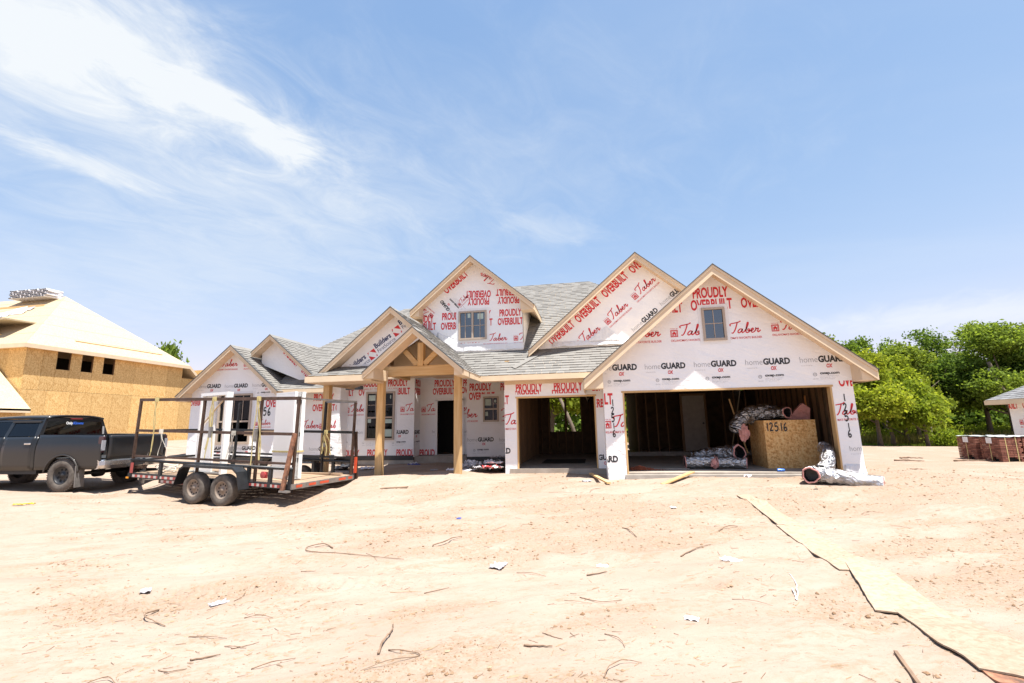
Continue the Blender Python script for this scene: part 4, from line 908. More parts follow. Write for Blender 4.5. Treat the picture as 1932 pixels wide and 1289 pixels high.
# --- main roof planes
k77 = math.sqrt(1+.77**2)
plane_roof(house, 'front_roof', [(-3.3,13.05),(2.3,13.05),(2.3,14.3),(-4.36,14.3)], 13.05, 3.10, .77, .1, 71, under='soffit')
plane_roof(house, 'upper_roof', [(-4.36,14.3),(2.3,14.3),(2.3,16.5),(.1,18.74),(-5.6,18.74),(-5.6,15.65)], 13.05, 3.10, .77, .1, 73)
plane_roof(house, 'eave_roof', [(-11.8,15.5),(-9.5,15.5),(-9.5,16.05),(-11.8,16.05)], 15.5, 3.15, .77, .1, 74, under='soffit')
plane_roof(house, 'left_roof', [(-11.8,16.05),(-7.2,16.05),(-5.44,17.95),(-5.0,18.4),(-5.0,21.1),(-9.0,21.1),(-11.8,17.9)], 15.5, 3.15, .77, .1, 75, under='soffit')
b = MB(); b.prism([(-5.6,18.74,7.46),(.1,18.74,7.46),(2.3,16.5,5.74),(2.3,24.2,3.3),(-5.6,24.2,3.3)], (0,0,-.08)); b.build('back_roof', M['osb'], house)
b = MB(); b.prism([(-9.0,21.1,7.43),(-5.0,21.1,7.43),(-5.0,26,3.7),(-15.6,26,3.7),(-15.6,22,3.7),(-11.8,17.9,4.98)], (0,0,-.08)); b.build('back_roof', M['osb'], house)
# front fascia of the shallow front eave
b = MB(); b.box(-3.22, .3, 13.01, 13.05, 2.94, 3.09); b.build('fascia', M['trim'], house)
b = MB(); b.box(-3.22, .3, 13.03, 13.5, 2.955, 2.975); b.build('soffit', M['soffit'], house)
b = MB(); b.box(-3.22, -3.18, 13.05, 13.5, 2.95, 3.09); b.build('fascia', M['trim'], house)
b = MB(); b.box(-2.56, .26, 13.44, 13.50, 2.86, 2.955); b.build('frieze_board', M['trim'], house)
b = MB(); b.beam((-2.26,13.32,3.34), (-1.40,14.08,3.93), .16, .02, (0,-.77,1)); b.build('roof_seam_cap', M['shingle'], house)
b = MB(); b.box(-11.6, -9.5, 15.46, 15.5, 3.0, 3.14); b.build('fascia', M['trim'], house)
# --- left gable and the one stacked behind it
gable(house, -13.40, 4.86, 2.18, 2.08, .855, 15.2, 20.5, 15.6, -15.3, -11.6, sh=(False, True), seed=81, bd=.19, ret=(True, False))
gable(house, -12.08, 5.27, .75, 1.95, .855, 15.6, 21.0, 16.0, None, None, sh=(False, True), ret=(False, False), seed=91, bd=.165)
w6 = wall_y('upper_gable_wall', house, [(-12.7,4.2),(-10.1,1.98+1.2),(-10.1,3.5),(-12.08,5.19),(-12.7,4.65)], [], 16.0, .08, WM, LET['l2'])
# --- inside of the garages
b = MB(); b.box(.30, 6.12, 12.31, 22.5, .10, .455); b.build('garage_slab', M['slab'], house)
b = MB(); b.box(-2.44, .30, 13.45, 20.0, .10, .452); b.build('garage_slab', M['slab'], house)
b = MB(); b.box(.70, 5.72, 12.20, 12.31, .05, .41); b.build('slab_edge', M['concrete'], house)
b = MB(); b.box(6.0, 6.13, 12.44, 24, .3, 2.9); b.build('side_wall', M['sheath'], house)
stud_me = None
def stud(x, y, z0, z1, along='y'):
    global stud_me
    b = MB(); w, d = (.04, .09) if along == 'x' else (.09, .04)
    if stud_me is None or along not in stud_me:
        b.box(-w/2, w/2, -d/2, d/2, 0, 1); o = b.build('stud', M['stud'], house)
        stud_me = stud_me or {}; stud_me[along] = o.data
    else:
        o = bpy.data.objects.new('stud', stud_me[along]); col.objects.link(o); o.parent = house
    o.location = (x, y, z0); o.scale = (1, 1, z1-z0)
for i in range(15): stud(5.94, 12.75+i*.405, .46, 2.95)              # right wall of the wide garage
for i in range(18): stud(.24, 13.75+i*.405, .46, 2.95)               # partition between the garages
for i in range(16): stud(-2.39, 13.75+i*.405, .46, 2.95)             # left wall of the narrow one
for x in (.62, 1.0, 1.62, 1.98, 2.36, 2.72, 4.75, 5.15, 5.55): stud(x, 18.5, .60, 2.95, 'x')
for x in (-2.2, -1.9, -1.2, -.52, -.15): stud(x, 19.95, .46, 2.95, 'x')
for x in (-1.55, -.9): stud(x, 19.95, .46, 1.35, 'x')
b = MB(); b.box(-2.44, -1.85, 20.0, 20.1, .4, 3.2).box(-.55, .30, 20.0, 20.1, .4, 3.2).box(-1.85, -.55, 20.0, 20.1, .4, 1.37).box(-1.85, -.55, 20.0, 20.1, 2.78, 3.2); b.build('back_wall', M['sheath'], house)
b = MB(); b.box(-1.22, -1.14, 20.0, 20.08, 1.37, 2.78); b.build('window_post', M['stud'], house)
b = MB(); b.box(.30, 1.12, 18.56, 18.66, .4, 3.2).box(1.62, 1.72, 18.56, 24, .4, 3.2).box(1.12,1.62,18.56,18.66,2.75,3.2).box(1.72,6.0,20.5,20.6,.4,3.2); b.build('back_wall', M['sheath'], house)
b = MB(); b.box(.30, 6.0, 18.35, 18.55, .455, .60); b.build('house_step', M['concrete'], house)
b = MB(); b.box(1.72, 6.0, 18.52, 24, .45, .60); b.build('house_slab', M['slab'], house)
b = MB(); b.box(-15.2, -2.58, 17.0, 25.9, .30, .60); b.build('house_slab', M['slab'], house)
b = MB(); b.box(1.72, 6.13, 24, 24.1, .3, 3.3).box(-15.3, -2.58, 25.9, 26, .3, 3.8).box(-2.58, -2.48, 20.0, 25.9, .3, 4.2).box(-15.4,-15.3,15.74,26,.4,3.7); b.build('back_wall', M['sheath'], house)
b = MB(); b.box(-15.2, -2.62, 19.2, 19.3, .6, 4.2).box(-9.6, -4.6, 17.66, 19.2, 3.25, 3.3).box(-15.2, -9.7, 16.5, 19.2, 3.12, 3.17).box(-4.4, -2.62, 16.66, 19.2, 3.2, 3.25).box(-9.75, -9.7, 17.05, 19.2, .6, 3.3).box(-15.15, -11.75, 15.8, 16.5, 3.12, 3.17).box(-9.6, -6.9, 17.06, 17.66, 3.25, 3.3); b.build('dark_lining', M['dark'], house)  # near-black lining added behind the windows, room darkness put into its colour
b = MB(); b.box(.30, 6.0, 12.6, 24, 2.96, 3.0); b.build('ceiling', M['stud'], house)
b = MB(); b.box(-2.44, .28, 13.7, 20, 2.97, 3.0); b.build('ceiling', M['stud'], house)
dr = MB(); dr.box(3.28, 4.06, 18.36, 18.40, .62, 2.64); dro = dr.build('door', simple('gray_door', (.30,.27,.235), .6), house)
b = MB(); b.lathe([(.0,-.07),(.03,-.07),(.035,-.04),(.02,-.02),(.03,0)], 12, 'Y', (3.98,18.36,1.62)); b.build('door_knob', M['steel_black'], dro)
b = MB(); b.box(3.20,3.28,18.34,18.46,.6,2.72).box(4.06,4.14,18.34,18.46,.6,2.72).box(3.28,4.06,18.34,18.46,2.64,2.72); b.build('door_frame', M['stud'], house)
b = MB(); b.box(-1.75, -.35, 15.2, 17.0, .452, .456); b.build('dark_floor_sheet', M['dark'], house)  # thin near-black sheet lying flat on the slab
rebase(house, (-4, 15, .4))

# ------------------------------------------------------------------ pickup truck
TR = Vector((-13.809, 11.236, .20)); TPH = R(182.49)
truck = thing('pickup_truck', 'dusty charcoal pickup with a sticker on its rear window, parked ahead of the trailer', 'truck', TR, TPH)
def interp(x, pts):
    for (a, va), (b_, vb) in zip(pts, pts[1:]):
        if x <= b_: return va + (vb-va)*max(0, (x-a))/(b_-a)
    return pts[-1][1]
WR = .42   # wheel radius
def arch(u, uc):
    d = abs(u-uc); r = .50
    return .42 + math.sqrt(max(0, r*r-d*d)) if d < r else 0
def vside(z):   # half width by height
    return interp(z, [(.4,.93),(.55,.965),(.75,.985),(1.0,1.0),(1.2,.99),(1.40,.945),(1.5,.93),(1.93,.74)])
def side_panel(name, u0, u1, zb, zt, side, mat, parent, n=30, nz=9, thick=.05, off=0.0):
    mb = MB(); V = []
    us = [u0+(u1-u0)*i/n for i in range(n+1)]
    for u in us:
        b_ = zb(u) if callable(zb) else zb; t_ = zt(u) if callable(zt) else zt
        b_ = max(b_, arch(u, 0), arch(u, 3.57))
        for j in range(nz+1):
            z = b_+(t_-b_)*j/nz; V.append((u, side*(vside(z)+off), z))
    F = []
    for i in range(n):
        for j in range(nz):
            q = (i*(nz+1)+j, (i+1)*(nz+1)+j, (i+1)*(nz+1)+j+1, i*(nz+1)+j+1); F.append(q if side < 0 else q[::-1])
    mb.add(V, F); o = mb.build(name, mat, parent, smooth=True)
    s = o.modifiers.new('thick', 'SOLIDIFY'); s.thickness = thick; s.offset = -1
    return o
T_ = M['truck']
for s in (1, -1):
    bs_ = side_panel('bed_side', -1.10, .86, .56, lambda u: 1.43+.02*(u+1.1), s, T_, truck, 48)
    # fender lip
    b = MB(); pts = [(.52*math.cos(t), s*1.0, .42+.52*math.sin(t)) for t in np.linspace(.12, math.pi-.12, 24)]
    b.tube(pts, .022, 6); b.build('wheel_arch_lip', T_, truck, smooth=True)
    cab = side_panel('cab_side', .90, 3.15, .55, 1.42, s, T_, truck, 20)
    dr_ = side_panel('rear_door', .98, 1.92, .60, 1.425, s, T_, truck, 10, off=.006, thick=.02)
    b = MB(); b.obox((1.12, s*1.006, 1.24), (.2, .03, .05)); bevel(b.build('handle', M['chrome'], dr_), .01)
    df_ = side_panel('front_door', 1.95, 3.02, .60, 1.425, s, T_, truck, 10, off=.006, thick=.02)
    b = MB(); b.obox((2.12, s*1.006, 1.24), (.2, .03, .05)); bevel(b.build('handle', M['plastic'], df_), .01)
    side_panel('front_wing', 3.17, 4.75, .55, lambda u: 1.38-.06*(u-3.1), s, T_, truck, 30)
    # roof pillars and side glass
    gl = MB(); z0, z1 = 1.44, 1.84
    def P(u, z, o=0): return (u, s*(vside(z)+o), z)
    gl.face([P(1.03, z0, -.012), P(1.90, z0, -.012), P(1.90, z1, -.012), P(1.12, z1, -.012)]); gl.build('window', M['glass_dark'], truck)
    gl = MB(); gl.face([P(1.99, z0, -.012), P(3.02, z0, -.012), P(2.72, z1, -.012), P(1.99, z1, -.012)]); gl.build('window', M['glass_dark'], truck)
    pl = MB()
    for a, b_, c, d in ((.90,1.03,.98,1.13),(1.89,2.0,1.89,2.0),(3.0,3.12,2.70,2.82)):
        pl.prism([P(a, z0-.03), P(b_, z0-.03), P(d, z1+.02), P(c, z1+.02)], (0, -s*.05, 0))
    pl.prism([P(.98, z1), P(2.80, z1), P(2.72, z1+.06), P(1.02, z1+.06)], (0, -s*.06, 0)); pl.build('pillar', T_, truck)
    b = MB(); b.beam(P(1.05, 1.825, .02), P(1.95, 1.835, .02), .03, .05); b.build('rain_visor', M['plastic'], truck)
    b = MB(); b.obox((2.95, s*1.10, 1.50), (.12, .2, .22)); bevel(b.build('mirror', M['plastic'], truck), .03)
    b = MB(); b.box(-1.12, -.98, min(s*.90, s*.985), max(s*.90, s*.985), .98, 1.40); tl = bevel(b.build('tail_light', M['tail_lens'], truck), .02)
    b = MB(); b.box(-1.128, -1.0, min(s*.988, s*.992), max(s*.988, s*.992), 1.04, 1.08).box(-1.128, -1.10, min(s*.9, s*.992), max(s*.9, s*.992), 1.04, 1.30); b.build('lens_edge', M['tail_white'], tl)
    b = MB(); b.prism([(-.50, s*.80, .12), (-.50, s*1.03, .12), (-.46, s*1.03, .66), (-.46, s*.80, .66)], (-.02, 0, 0)); b.build('mud_flap', M['steel_light'], truck)
roof = MB(); V = []; n, k = 12, 10
for i in range(n+1):
    u = .92+(2.78-.92)*i/n
    for j in range(k+1):
        y = -.77+1.54*j/k; t = 1-abs(y/.77)**3
        V.append((u, y, 1.885 + .075*t + .02*math.sin(math.pi*i/n)))
roof.add(V, [(i*(k+1)+j, (i+1)*(k+1)+j, (i+1)*(k+1)+j+1, i*(k+1)+j+1)[::-1] for i in range(n) for j in range(k)])
ro = roof.build('cab_roof', T_, truck, smooth=True); q = ro.modifiers.new('thick', 'SOLIDIFY'); q.thickness = .05; q.offset = -1
b = MB(); b.box(.93, .965, -.16, .16, 1.895, 1.925); b.build('brake_light', M['red_lens'], truck)
# rear face of the cab with its big window
b = MB(); b.prism([(.90,-.94,1.15),(.90,.94,1.15),(.90,.935,1.47),(.90,-.935,1.47)], (.05,0,0))
b.prism([(.90,.935,1.45),(.90,.83,1.45),(.955,.72,1.86),(.955,.775,1.92)], (.05,0,0)); b.prism([(.90,-.935,1.45),(.90,-.83,1.45),(.955,-.72,1.86),(.955,-.775,1.92)], (.05,0,0))
b.prism([(.948,-.77,1.83),(.948,.77,1.83),(.96,.77,1.92),(.96,-.77,1.92)], (.05,0,0)); cb_ = b.build('cab_back', T_, truck)
b = MB(); b.prism([(.905,-.83,1.47),(.905,.83,1.47),(.950,.72,1.84),(.950,-.72,1.84)], (.008,0,0)); rwin = b.build('rear_window', M['glass_dark'], truck)
# sticker lettering, white then blue, read from behind (left to right runs from the near to the far side)
def back3d(x, z): t = (z-1.47)/.37; return (.902+.045*t-.003, .27-x, z)
print_on([('#o',0,0,0,0)][:0], [], back3d, 'x', rwin)
mb = MB()
for txt, x0, w, h, mi, sh in (('Only', .0, .18, .07, 0, 0), ('Klowns', .185, .29, .07, 1, .25)):
    for t in sc_tr(text_tris(txt, .03, sh), w, h, x0, 1.752): mb.face([back3d(*p) for p in t], mi)
mb.build('sticker_lettering', [M['white_paint'], M['blue_sticker']], rwin)
b = MB()   # seats and a pale board seen through the glass
for y in (-.42, .42): b.obox((2.35, y, 1.36), (.2, .5, .75), Matrix.Rotation(R(-14), 3, 'Y')); b.obox((2.25, y, 1.72), (.1, .26, .2))
b.obox((1.35, 0, 1.28), (.18, 1.5, .62)); b.build('seat', M['plastic'], truck)
b = MB(); b.prism([(1.06,.45,1.5),(1.06,.33,1.5),(1.06,.28,1.66),(1.06,.1,1.68),(1.06,.1,1.76),(1.06,.45,1.76)], (.02,0,0)); b.build('board', M['osb'], truck)
b = MB(); b.box(.86, 4.6, -.9, .9, .45, .62).box(-1.05, .9, -.80, .80, .62, .78); b.build('chassis', M['plastic'], truck)
b = MB(); b.box(-1.0, .86, -.82, .82, .80, .84); b.build('bed_floor', M['plastic'], truck)
# tailgate
mb = MB(); V = []; n, k = 16, 8
for i in range(n+1):
    y = -.83+1.66*i/n
    for j in range(k+1):
        z = .82+.60*j/k; bul = .02*math.sin(math.pi*j/k) - (.018 if 2 < j < 6 and 1 < i < n-1 else 0) + (.022 if j == k else 0)
        V.append((-1.10-bul-.015*(1-abs(y/.83)**4), y, z))
mb.add(V, [(i*(k+1)+j, (i+1)*(k+1)+j, (i+1)*(k+1)+j+1, i*(k+1)+j+1) for i in range(n) for j in range(k)])
tg = mb.build('tailgate', T_, truck, smooth=True); q = tg.modifiers.new('thick', 'SOLIDIFY'); q.thickness = .06; q.offset = -1
e = MB(); e.prism([(-1.14, y, z) for y, z in ((.09,1.20),(.12,1.24),(.08,1.27),(.03,1.24),(.02,1.27),(-.02,1.27),(-.03,1.24),(-.08,1.27),(-.12,1.24),(-.09,1.20),(-.05,1.20),(-.04,1.12),(0,1.08),(.04,1.12),(.05,1.20))], (-.012,0,0)); e.build('emblem', M['chrome'], tg)
mb = MB()
for t in sc_tr(text_tris('1500', .02), .20, .04, 0, .98): mb.face([(-1.15, -.45-x, z) for x, z in t])
mb.build('badge', M['chrome'], tg)
# bumper
b = MB(); prof = [(-1.16,.56),(-1.24,.58),(-1.27,.66),(-1.26,.76),(-1.20,.80),(-1.12,.79),(-1.10,.6)]
L_ = []
for y in np.linspace(-.99, .99, 19):
    cv = .16*abs(y/.99)**3.5; L_.append([(u+cv*(1 if u < -1.15 else .3), y, z) for u, z in prof])
nn = len(prof); V = [p for r_ in L_ for p in r_]
b.add(V, [(i*nn+j, i*nn+(j+1) % nn, (i+1)*nn+(j+1) % nn, (i+1)*nn+j) for i in range(18) for j in range(nn)]); b.face(L_[0]); b.face(L_[-1][::-1])
b.build('bumper', M['chrome'], truck, smooth=False)
b = MB(); b.box(-1.275, -1.262, -.17, .17, .60, .76); b.build('number_plate_recess', M['plastic'], truck)
b = MB(); b.box(-1.45, -1.1, -.04, .04, .50, .56).lathe([(0,-.0),(.03,.01),(.035,.04),(.02,.07),(0,.08)], 10, 'Z', (-1.42,0,.56)); b.build('tow_hitch', M['steel'], truck)
# bonnet, windscreen, grille, headlights: mostly outside the picture but built
b = MB(); b.prism([(2.82,.72,1.86),(2.82,-.72,1.86),(3.30,-.86,1.42),(3.30,.86,1.42)], (.01,0,.01)); b.build('windscreen', M['glass_dark'], truck)
b = MB(); b.prism([(3.15,-.93,1.36),(3.28,-.93,1.41),(4.6,-.90,1.31),(4.75,-.88,1.2),(4.75,-.88,.9),(3.15,-.93,.9)], (0,1.86,0)); bevel(b.build('bonnet', T_, truck), .04, 3)
b = MB(); b.box(4.74, 4.80, -.55, .55, .80, 1.18); b.build('grille', M['plastic'], truck)
for s in (1, -1):
    b = MB(); b.box(4.68, 4.78, min(s*.6,s*.9), max(s*.6,s*.9), 1.0, 1.18); b.build('headlight', M['tail_white'], truck)
b = MB(); b.box(4.72, 4.92, -.96, .96, .5, .78); bevel(b.build('bumper', M['chrome'], truck), .04, 2)
def truck_wheel():
    w = thing('wheel', None, None); o = w
    prof = [(.235,-.12),(.30,-.135),(.375,-.14),(.405,-.12),(.42,-.08),(.42,.08),(.405,.12),(.375,.14),(.30,.135),(.235,.12)]
    t = MB(); t.lathe(prof, 40, 'Y'); ty = t.build('tyre', M['tyre'], None, smooth=True)
    return ty
def make_wheel(parent, pos, side, r, w, rim_r, tyre_mat, rim_mat, holes, hole_r, hole_ring, hub_r, lugs=True, dish=.04, tread=True):
    """wheel part with tyre as the part and rim as its sub-part; side = outward y sign"""
    h = w/2
    prof = [(rim_r,-h*.86),(rim_r+.03,-h*.98),(rim_r+(r-rim_r)*.55,-h),(r*.965,-h*.86),(r,-h*.6),(r,h*.6),(r*.965,h*.86),(rim_r+(r-rim_r)*.55,h),(rim_r+.03,h*.98),(rim_r,h*.86)]
    t = MB(); t.lathe(prof, 44, 'Y')
    if tread:
        for i in range(44):
            a = 2*math.pi*i/44
            for sy in (-1, 1):
                M3 = Matrix.Rotation(-a, 3, 'Y'); c = M3 @ Vector((r+.004, sy*h*.52, 0)); t.obox(c, (.022, h*.62, .030), M3)
    ty = t.build('wheel', tyre_mat, parent, pos, smooth=False)
    for p in ty.data.polygons: p.use_smooth = p.index < 44*9
    m_ = MB(); s = side
    m_.lathe([(rim_r+.004, s*h*.84), (rim_r-.006, s*h*.88), (rim_r-.022, s*h*.78), (rim_r-.045, s*(h*.45)), (hub_r+.05, s*(h*.45-dish*.0)), (hub_r, s*h*.52), (hub_r*.8, s*h*.7), (0, s*h*.72)], 36, 'Y')
    m_.lathe([(rim_r+.004, -s*h*.84), (rim_r-.03, -s*h*.5), (0, -s*h*.4)], 24, 'Y')
    ri = m_.build('rim', rim_mat, ty, smooth=True)
    k = MB()
    for i in range(holes):
        a = 2*math.pi*(i+.5)/holes; c = (hole_ring*math.cos(a), s*(h*.45+.004), hole_ring*math.sin(a))
        k.lathe([(hole_r, s*.0), (0, s*.004)], 10, 'Y', c)
    k.build('rim_hole', M['hole'], ty)['kind'] = 'stuff'
    return ty
for u, s in ((0,1),(0,-1),(3.57,1),(3.57,-1)):
    make_wheel(truck, (u, s*.85, WR), s, WR, .29, .235, M['tyre'], M['rim_black'], 8, .030, .145, .06)
b = MB(); b.tube([(0,-.8,.42),(0,-.15,.42),(0,-.1,.42),(0,.1,.42),(0,.15,.42),(0,.8,.42)], [.05,.05,.13,.13,.05,.05], 12); b.build('axle', M['plastic'], truck, smooth=True)
b = MB(); b.beam((-.98,.88,1.46), (-.94,.86,1.66), .035, .03); b.build('antenna_stub', M['steel_light'], truck)

# ------------------------------------------------------------------ equipment trailer with tall pipe racks
TX = Vector((-6.702, 9.616, -.075)); TP = R(169.76)
trailer = thing('rack_trailer', 'black twin axle flatbed trailer with tall steel side racks and a plank deck', 'trailer', TX, TP)
trailer.rotation_euler = (0, -.030, TP)
TL, TW = 5.43, 2.06
def tbox(name, x0, x1, y0, y1, z0, z1, mat, bv=0):
    b = MB(); b.box(x0, x1, y0, y1, z0, z1); o = b.build(name, M[mat], trailer)
    return bevel(o, bv, 1) if bv else o
def tbeam(name, p, q, w, h, mat, parent=None):
    b = MB(); b.beam(p, q, w, h, up=(0,0,1) if abs(p[2]-q[2]) < 1 else (1,0,0)); return b.build(name, M[mat], parent or trailer)
def ttube(name, pts, r, mat, parent=None):
    b = MB(); b.tube(pts, r, 10); return b.build(name, M[mat], parent or trailer, smooth=True)
zb, zd, zp, zm, zt = .45, .56, .89, 1.65, 2.46
# bed frame
tbox('side_beam', 0, TL, -.05, 0, zb, zd, 'steel_black'); tbox('side_beam', 0, TL, -TW, -TW+.05, zb, zd, 'steel_black')
tbox('end_beam', -.05, 0, -TW, 0, zb, zd, 'steel_light'); tbox('end_beam', TL, TL+.05, -TW, 0, zb, zd, 'steel_black')
for i in range(9): tbox('cross_member', .3+i*.6, .35+i*.6, -TW+.05, -.05, zb, zd-.045, 'steel_black')
nb = 11; pw = (TW-.10)/nb
rs = random.Random(4)
for i in range(nb):
    y1 = -.05-i*pw; b = MB(); b.box(.0, TL, y1-pw+.006, y1-.004, zd-.04, zd+rs.uniform(-.004,.004)); o = b.build('deck_plank', M['plank'], trailer)
tbeam('tongue', (TL, -.35, zb+.03), (TL+1.25, -TW/2, zb+.03), .10, .12, 'steel_black'); tbeam('tongue', (TL, -TW+.35, zb+.03), (TL+1.25, -TW/2, zb+.03), .10, .12, 'steel_black')
tbox('coupler', TL+1.15, TL+1.42, -TW/2-.07, -TW/2+.07, zb+.04, zb+.16, 'steel')
tbox('jack', TL+.80, TL+.88, -TW/2+.12, -TW/2+.20, .15, 1.05, 'steel_light')
# pipe rails with stub posts
for y in (-.02, -TW+.02):
    ttube('pipe_rail', [(-.02, y, zp), (TL, y, zp)], .035, 'steel_black')
    for u in (.03, .62, 1.28, 3.42, 4.28, 5.38): tbox('stub_post', u-.04, u+.04, y-.03, y+.03, zb, zp-.03, 'steel_black')
ttube('pipe_rail', [(TL, -.02, zp), (TL, -TW+.02, zp)], .035, 'steel_black')
# racks
for s, y in ((0, -.05), (1, -TW+.05)):
    mt = 'steel' if s == 0 else 'steel_black'
    ups = (.0, 1.12, 3.02, TL) if s == 0 else (.0, .98, 2.6, 4.2)
    for u in ups: tbox('rack_post', u-.027, u+.027, y-.027, y+.027, zd, zt, mt if s == 0 or u > .5 else 'steel')
    tbox('rack_rail', -.03, TL+.03, y-.025, y+.025, zm-.033, zm+.033, mt)
    tbox('rack_rail', .0, TL, y-.022, y+.022, zp+.08, zp+.13, mt)
    if s == 0: tbox('rack_rail', -.03, TL+.03, y-.028, y+.028, zt-.04, zt+.035, mt)
    else: tbox('rack_rail', -.03, 1.0, y-.02, y+.02, zt-.03, zt+.02, 'steel_light')
tbox('rack_cross', -.03, .02, -TW+.08, -.08, zt-.02, zt+.02, 'steel_light')
tbox('rack_cross', TL-.02, TL+.02, -TW+.08, -.08, zm-.03, zm+.02, 'steel_black')
tbeam('rack_brace', (-.02, .015, zm+.02), (.16, .06, zb-.05), .05, .10, 'rust')
tbeam('rack_brace', (-.02, -TW-.015, zm+.02), (-.06, -TW-.10, zb), .05, .07, 'steel')
tbox('foot_plate', -.02, .22, .0, .10, zb-.06, zb-.02, 'steel_light')
# fenders
for s, ya, yb in ((0, .0, .27), (1, -TW-.27, -TW)):
    f = MB(); pr = [(1.20,.40),(1.32,.78),(1.46,.875),(3.05,.875),(3.20,.78),(3.34,.40)]
    for (u0, z0), (u1, z1) in zip(pr, pr[1:]):
        f.prism([(u0, ya, z0), (u1, ya, z1), (u1, ya, z1+.012), (u0, ya, z0+.012)] if abs(u1-u0) > .05 else [(u0, ya, z0), (u1, ya, z1), (u1+.012, ya, z1), (u0+.012, ya, z0)], (0, yb-ya, 0))
    yo = yb if s == 0 else ya
    for (u0, z0), (u1, z1) in zip(pr, pr[1:]): f.prism([(u0, yo, z0), (u1, yo, z1), (u1, yo, z1-.04), (u0, yo, z0-.04)], (0, .006, 0))
    f.build('fender', M['steel_black'], trailer)
    for u in (1.80, 2.72): make_wheel(trailer, (u, (.13 if s == 0 else -TW-.13), .36), 1 if s == 0 else -1, .36, .215, .205, M['tyre'], M['rim_dust'], 10, .020, .128, .055, tread=False)
for u in (1.80, 2.72): ttube('axle', [(u, .1, .36), (u, -TW-.1, .36)], .035, 'steel_black')
# reflective tape along the frame
def tape_run(x0, x1, z0, z1, y, n):
    st = (x1-x0)/n
    for c in (0, 1):
        b = MB()
        for i in range(n):
            if i % 2 == c: b.box(x0+i*st+.002, x0+(i+1)*st-.002, y, y+.003, z0, z1)
        b.build('reflective_tape', M['red_reflect' if c == 0 else 'white_reflect'], trailer)['kind'] = 'stuff'
tape_run(.30, .60, zb+.02, zb+.08, .0, 4); tape_run(.68, 1.22, zb+.02, zb+.08, .0, 7); tape_run(3.46, 5.30, zb+.02, zb+.08, .0, 18); tape_run(3.40, 4.22, zb-.07, zb-.01, -.02, 8)
tbox('belly_plate', 3.36, 4.3, -.05, -.02, zb-.09, zb, 'steel')
b = MB(); b.box(5.25, 5.36, .031, .035, zb+.12, zb+.38); b.build('reflective_tape', M['red_reflect'], trailer)
for a, c in ((.12,.30),(.50,.72),(.85,1.15),(1.5,1.75),(1.85,2.0)):
    b = MB(); b.box(-.054, -.051, -c, -a, zb+.03, zb+.085); b.build('reflective_tape', M['orange_reflect'], trailer)
b = MB(); b.box(-.10, -.05, -TW-.04, -TW+.02, zd+.05, zd+.45); b.build('marker_strip', M['orange_reflect'], trailer)
b = MB(); b.box(TL-.05, TL+.03, .032, .05, zb-.02, zb+.02); b.build('marker_lamp', M['amber'], trailer)
b = MB(); b.lathe([(0,0),(.075,.0),(.075,.03),(0,.04)], 16, 'Y', (.78,.02,.73)); b.box(.70,.86,-.02,.02,.66,.80); b.build('tail_lamp', M['red_lens'], trailer)
# things carried on the trailer
def on_trailer(u, y, z): return trailer_mat @ Vector((u, y, z))
trailer_mat = Matrix.Translation(TX) @ trailer.rotation_euler.to_matrix().to_4x4()
def door_stack(name, label, u, y, rz, n, w, h, gap, group=None):
    t = thing(name, label, 'door', on_trailer(u, y, zd+.005), TP+rz)
    return t
# bundle of white doors in frames standing near the tail end
bd_ = thing('door_bundle', 'upright bundle of white doors strapped together at the back of the trailer', 'doors', on_trailer(.95, -.62, zd+.006), TP+R(-14))
for i in range(4):
    b = MB(); b.box(-.36, .42, -.055*i-.045, -.055*i, 0, 2.03); o = b.build('door_slab', M['white_paint'], bd_); bevel(o, .004, 1)
    b = MB(); b.box(-.415, -.365, -.055*i-.12, -.055*i+.0, 0, 2.07); b.build('jamb', M['white_paint'], bd_)
b = MB(); b.box(-.40, .42, -.30, .0, 2.032, 2.075); b.build('head_jamb', M['white_paint'], bd_)
for z in (.40, 1.0, 1.78):
    for i in range(3):
        b = MB(); b.box(-.423, -.416, -.055*i-.075, -.055*i-.045, z, z+.09); b.build('hinge', M['steel_black'], bd_)
b = MB(); b.box(-.425, .43, .003, .008, .62, .66).box(-.430, -.424, -.31, .003, .62, .66); b.build('tie_band', M['strap'], bd_)
# prehung door leaning by the middle of the rack
pd_ = thing('prehung_door', 'white door in its frame standing in the middle of the trailer', 'door', on_trailer(3.38, -.62, zd+.006), TP+R(-6))
b = MB(); b.box(.55, .62, -.16, .0, 0, 2.10); b.build('jamb', M['white_paint'], pd_)
b = MB(); b.box(-.52, -.44, -.16, .0, 0, 2.10); b.build('jamb', M['white_paint'], pd_)
b = MB(); b.box(-.44, .55, -.16, .0, 2.02, 2.10); b.build('head_jamb', M['white_paint'], pd_)
b = MB(); b.box(.05, .545, -.13, -.085, .04, 2.01); o = b.build('door_slab', M['white_paint'], pd_)
b = MB(); b.box(.13, .46, -.084, -.080, .20, .9).box(.13, .46, -.084, -.080, 1.05, 1.85); b.build('raised_panel', M['white_pvc'], o)
b = MB(); b.beam((-.40,-.05,1.98), (.54,-.05,1.25), .04, .02); b.build('stay_batten', M['trim'], pd_)
b = MB(); b.box(-.44, .55, -.16, .0, -.0, .03); b.build('sill', M['steel_light'], pd_)
wb_ = thing('brown_board', 'weathered brown board tied across the rack behind the doors', 'board', on_trailer(2.0, -1.05, 1.62), TP)
b = MB(); b.box(-1.0, .75, -.02, .02, -.06, .06); b.build('plank', M['plank'], wb_)
bp_ = thing('steel_pole', 'black steel upright standing on the deck between the doors', 'pole', on_trailer(1.62, -1.1, zd), TP)
b = MB(); b.box(-.05, .05, -.05, .05, 0, 1.9); b.build('pole_shaft', M['steel_black'], bp_)
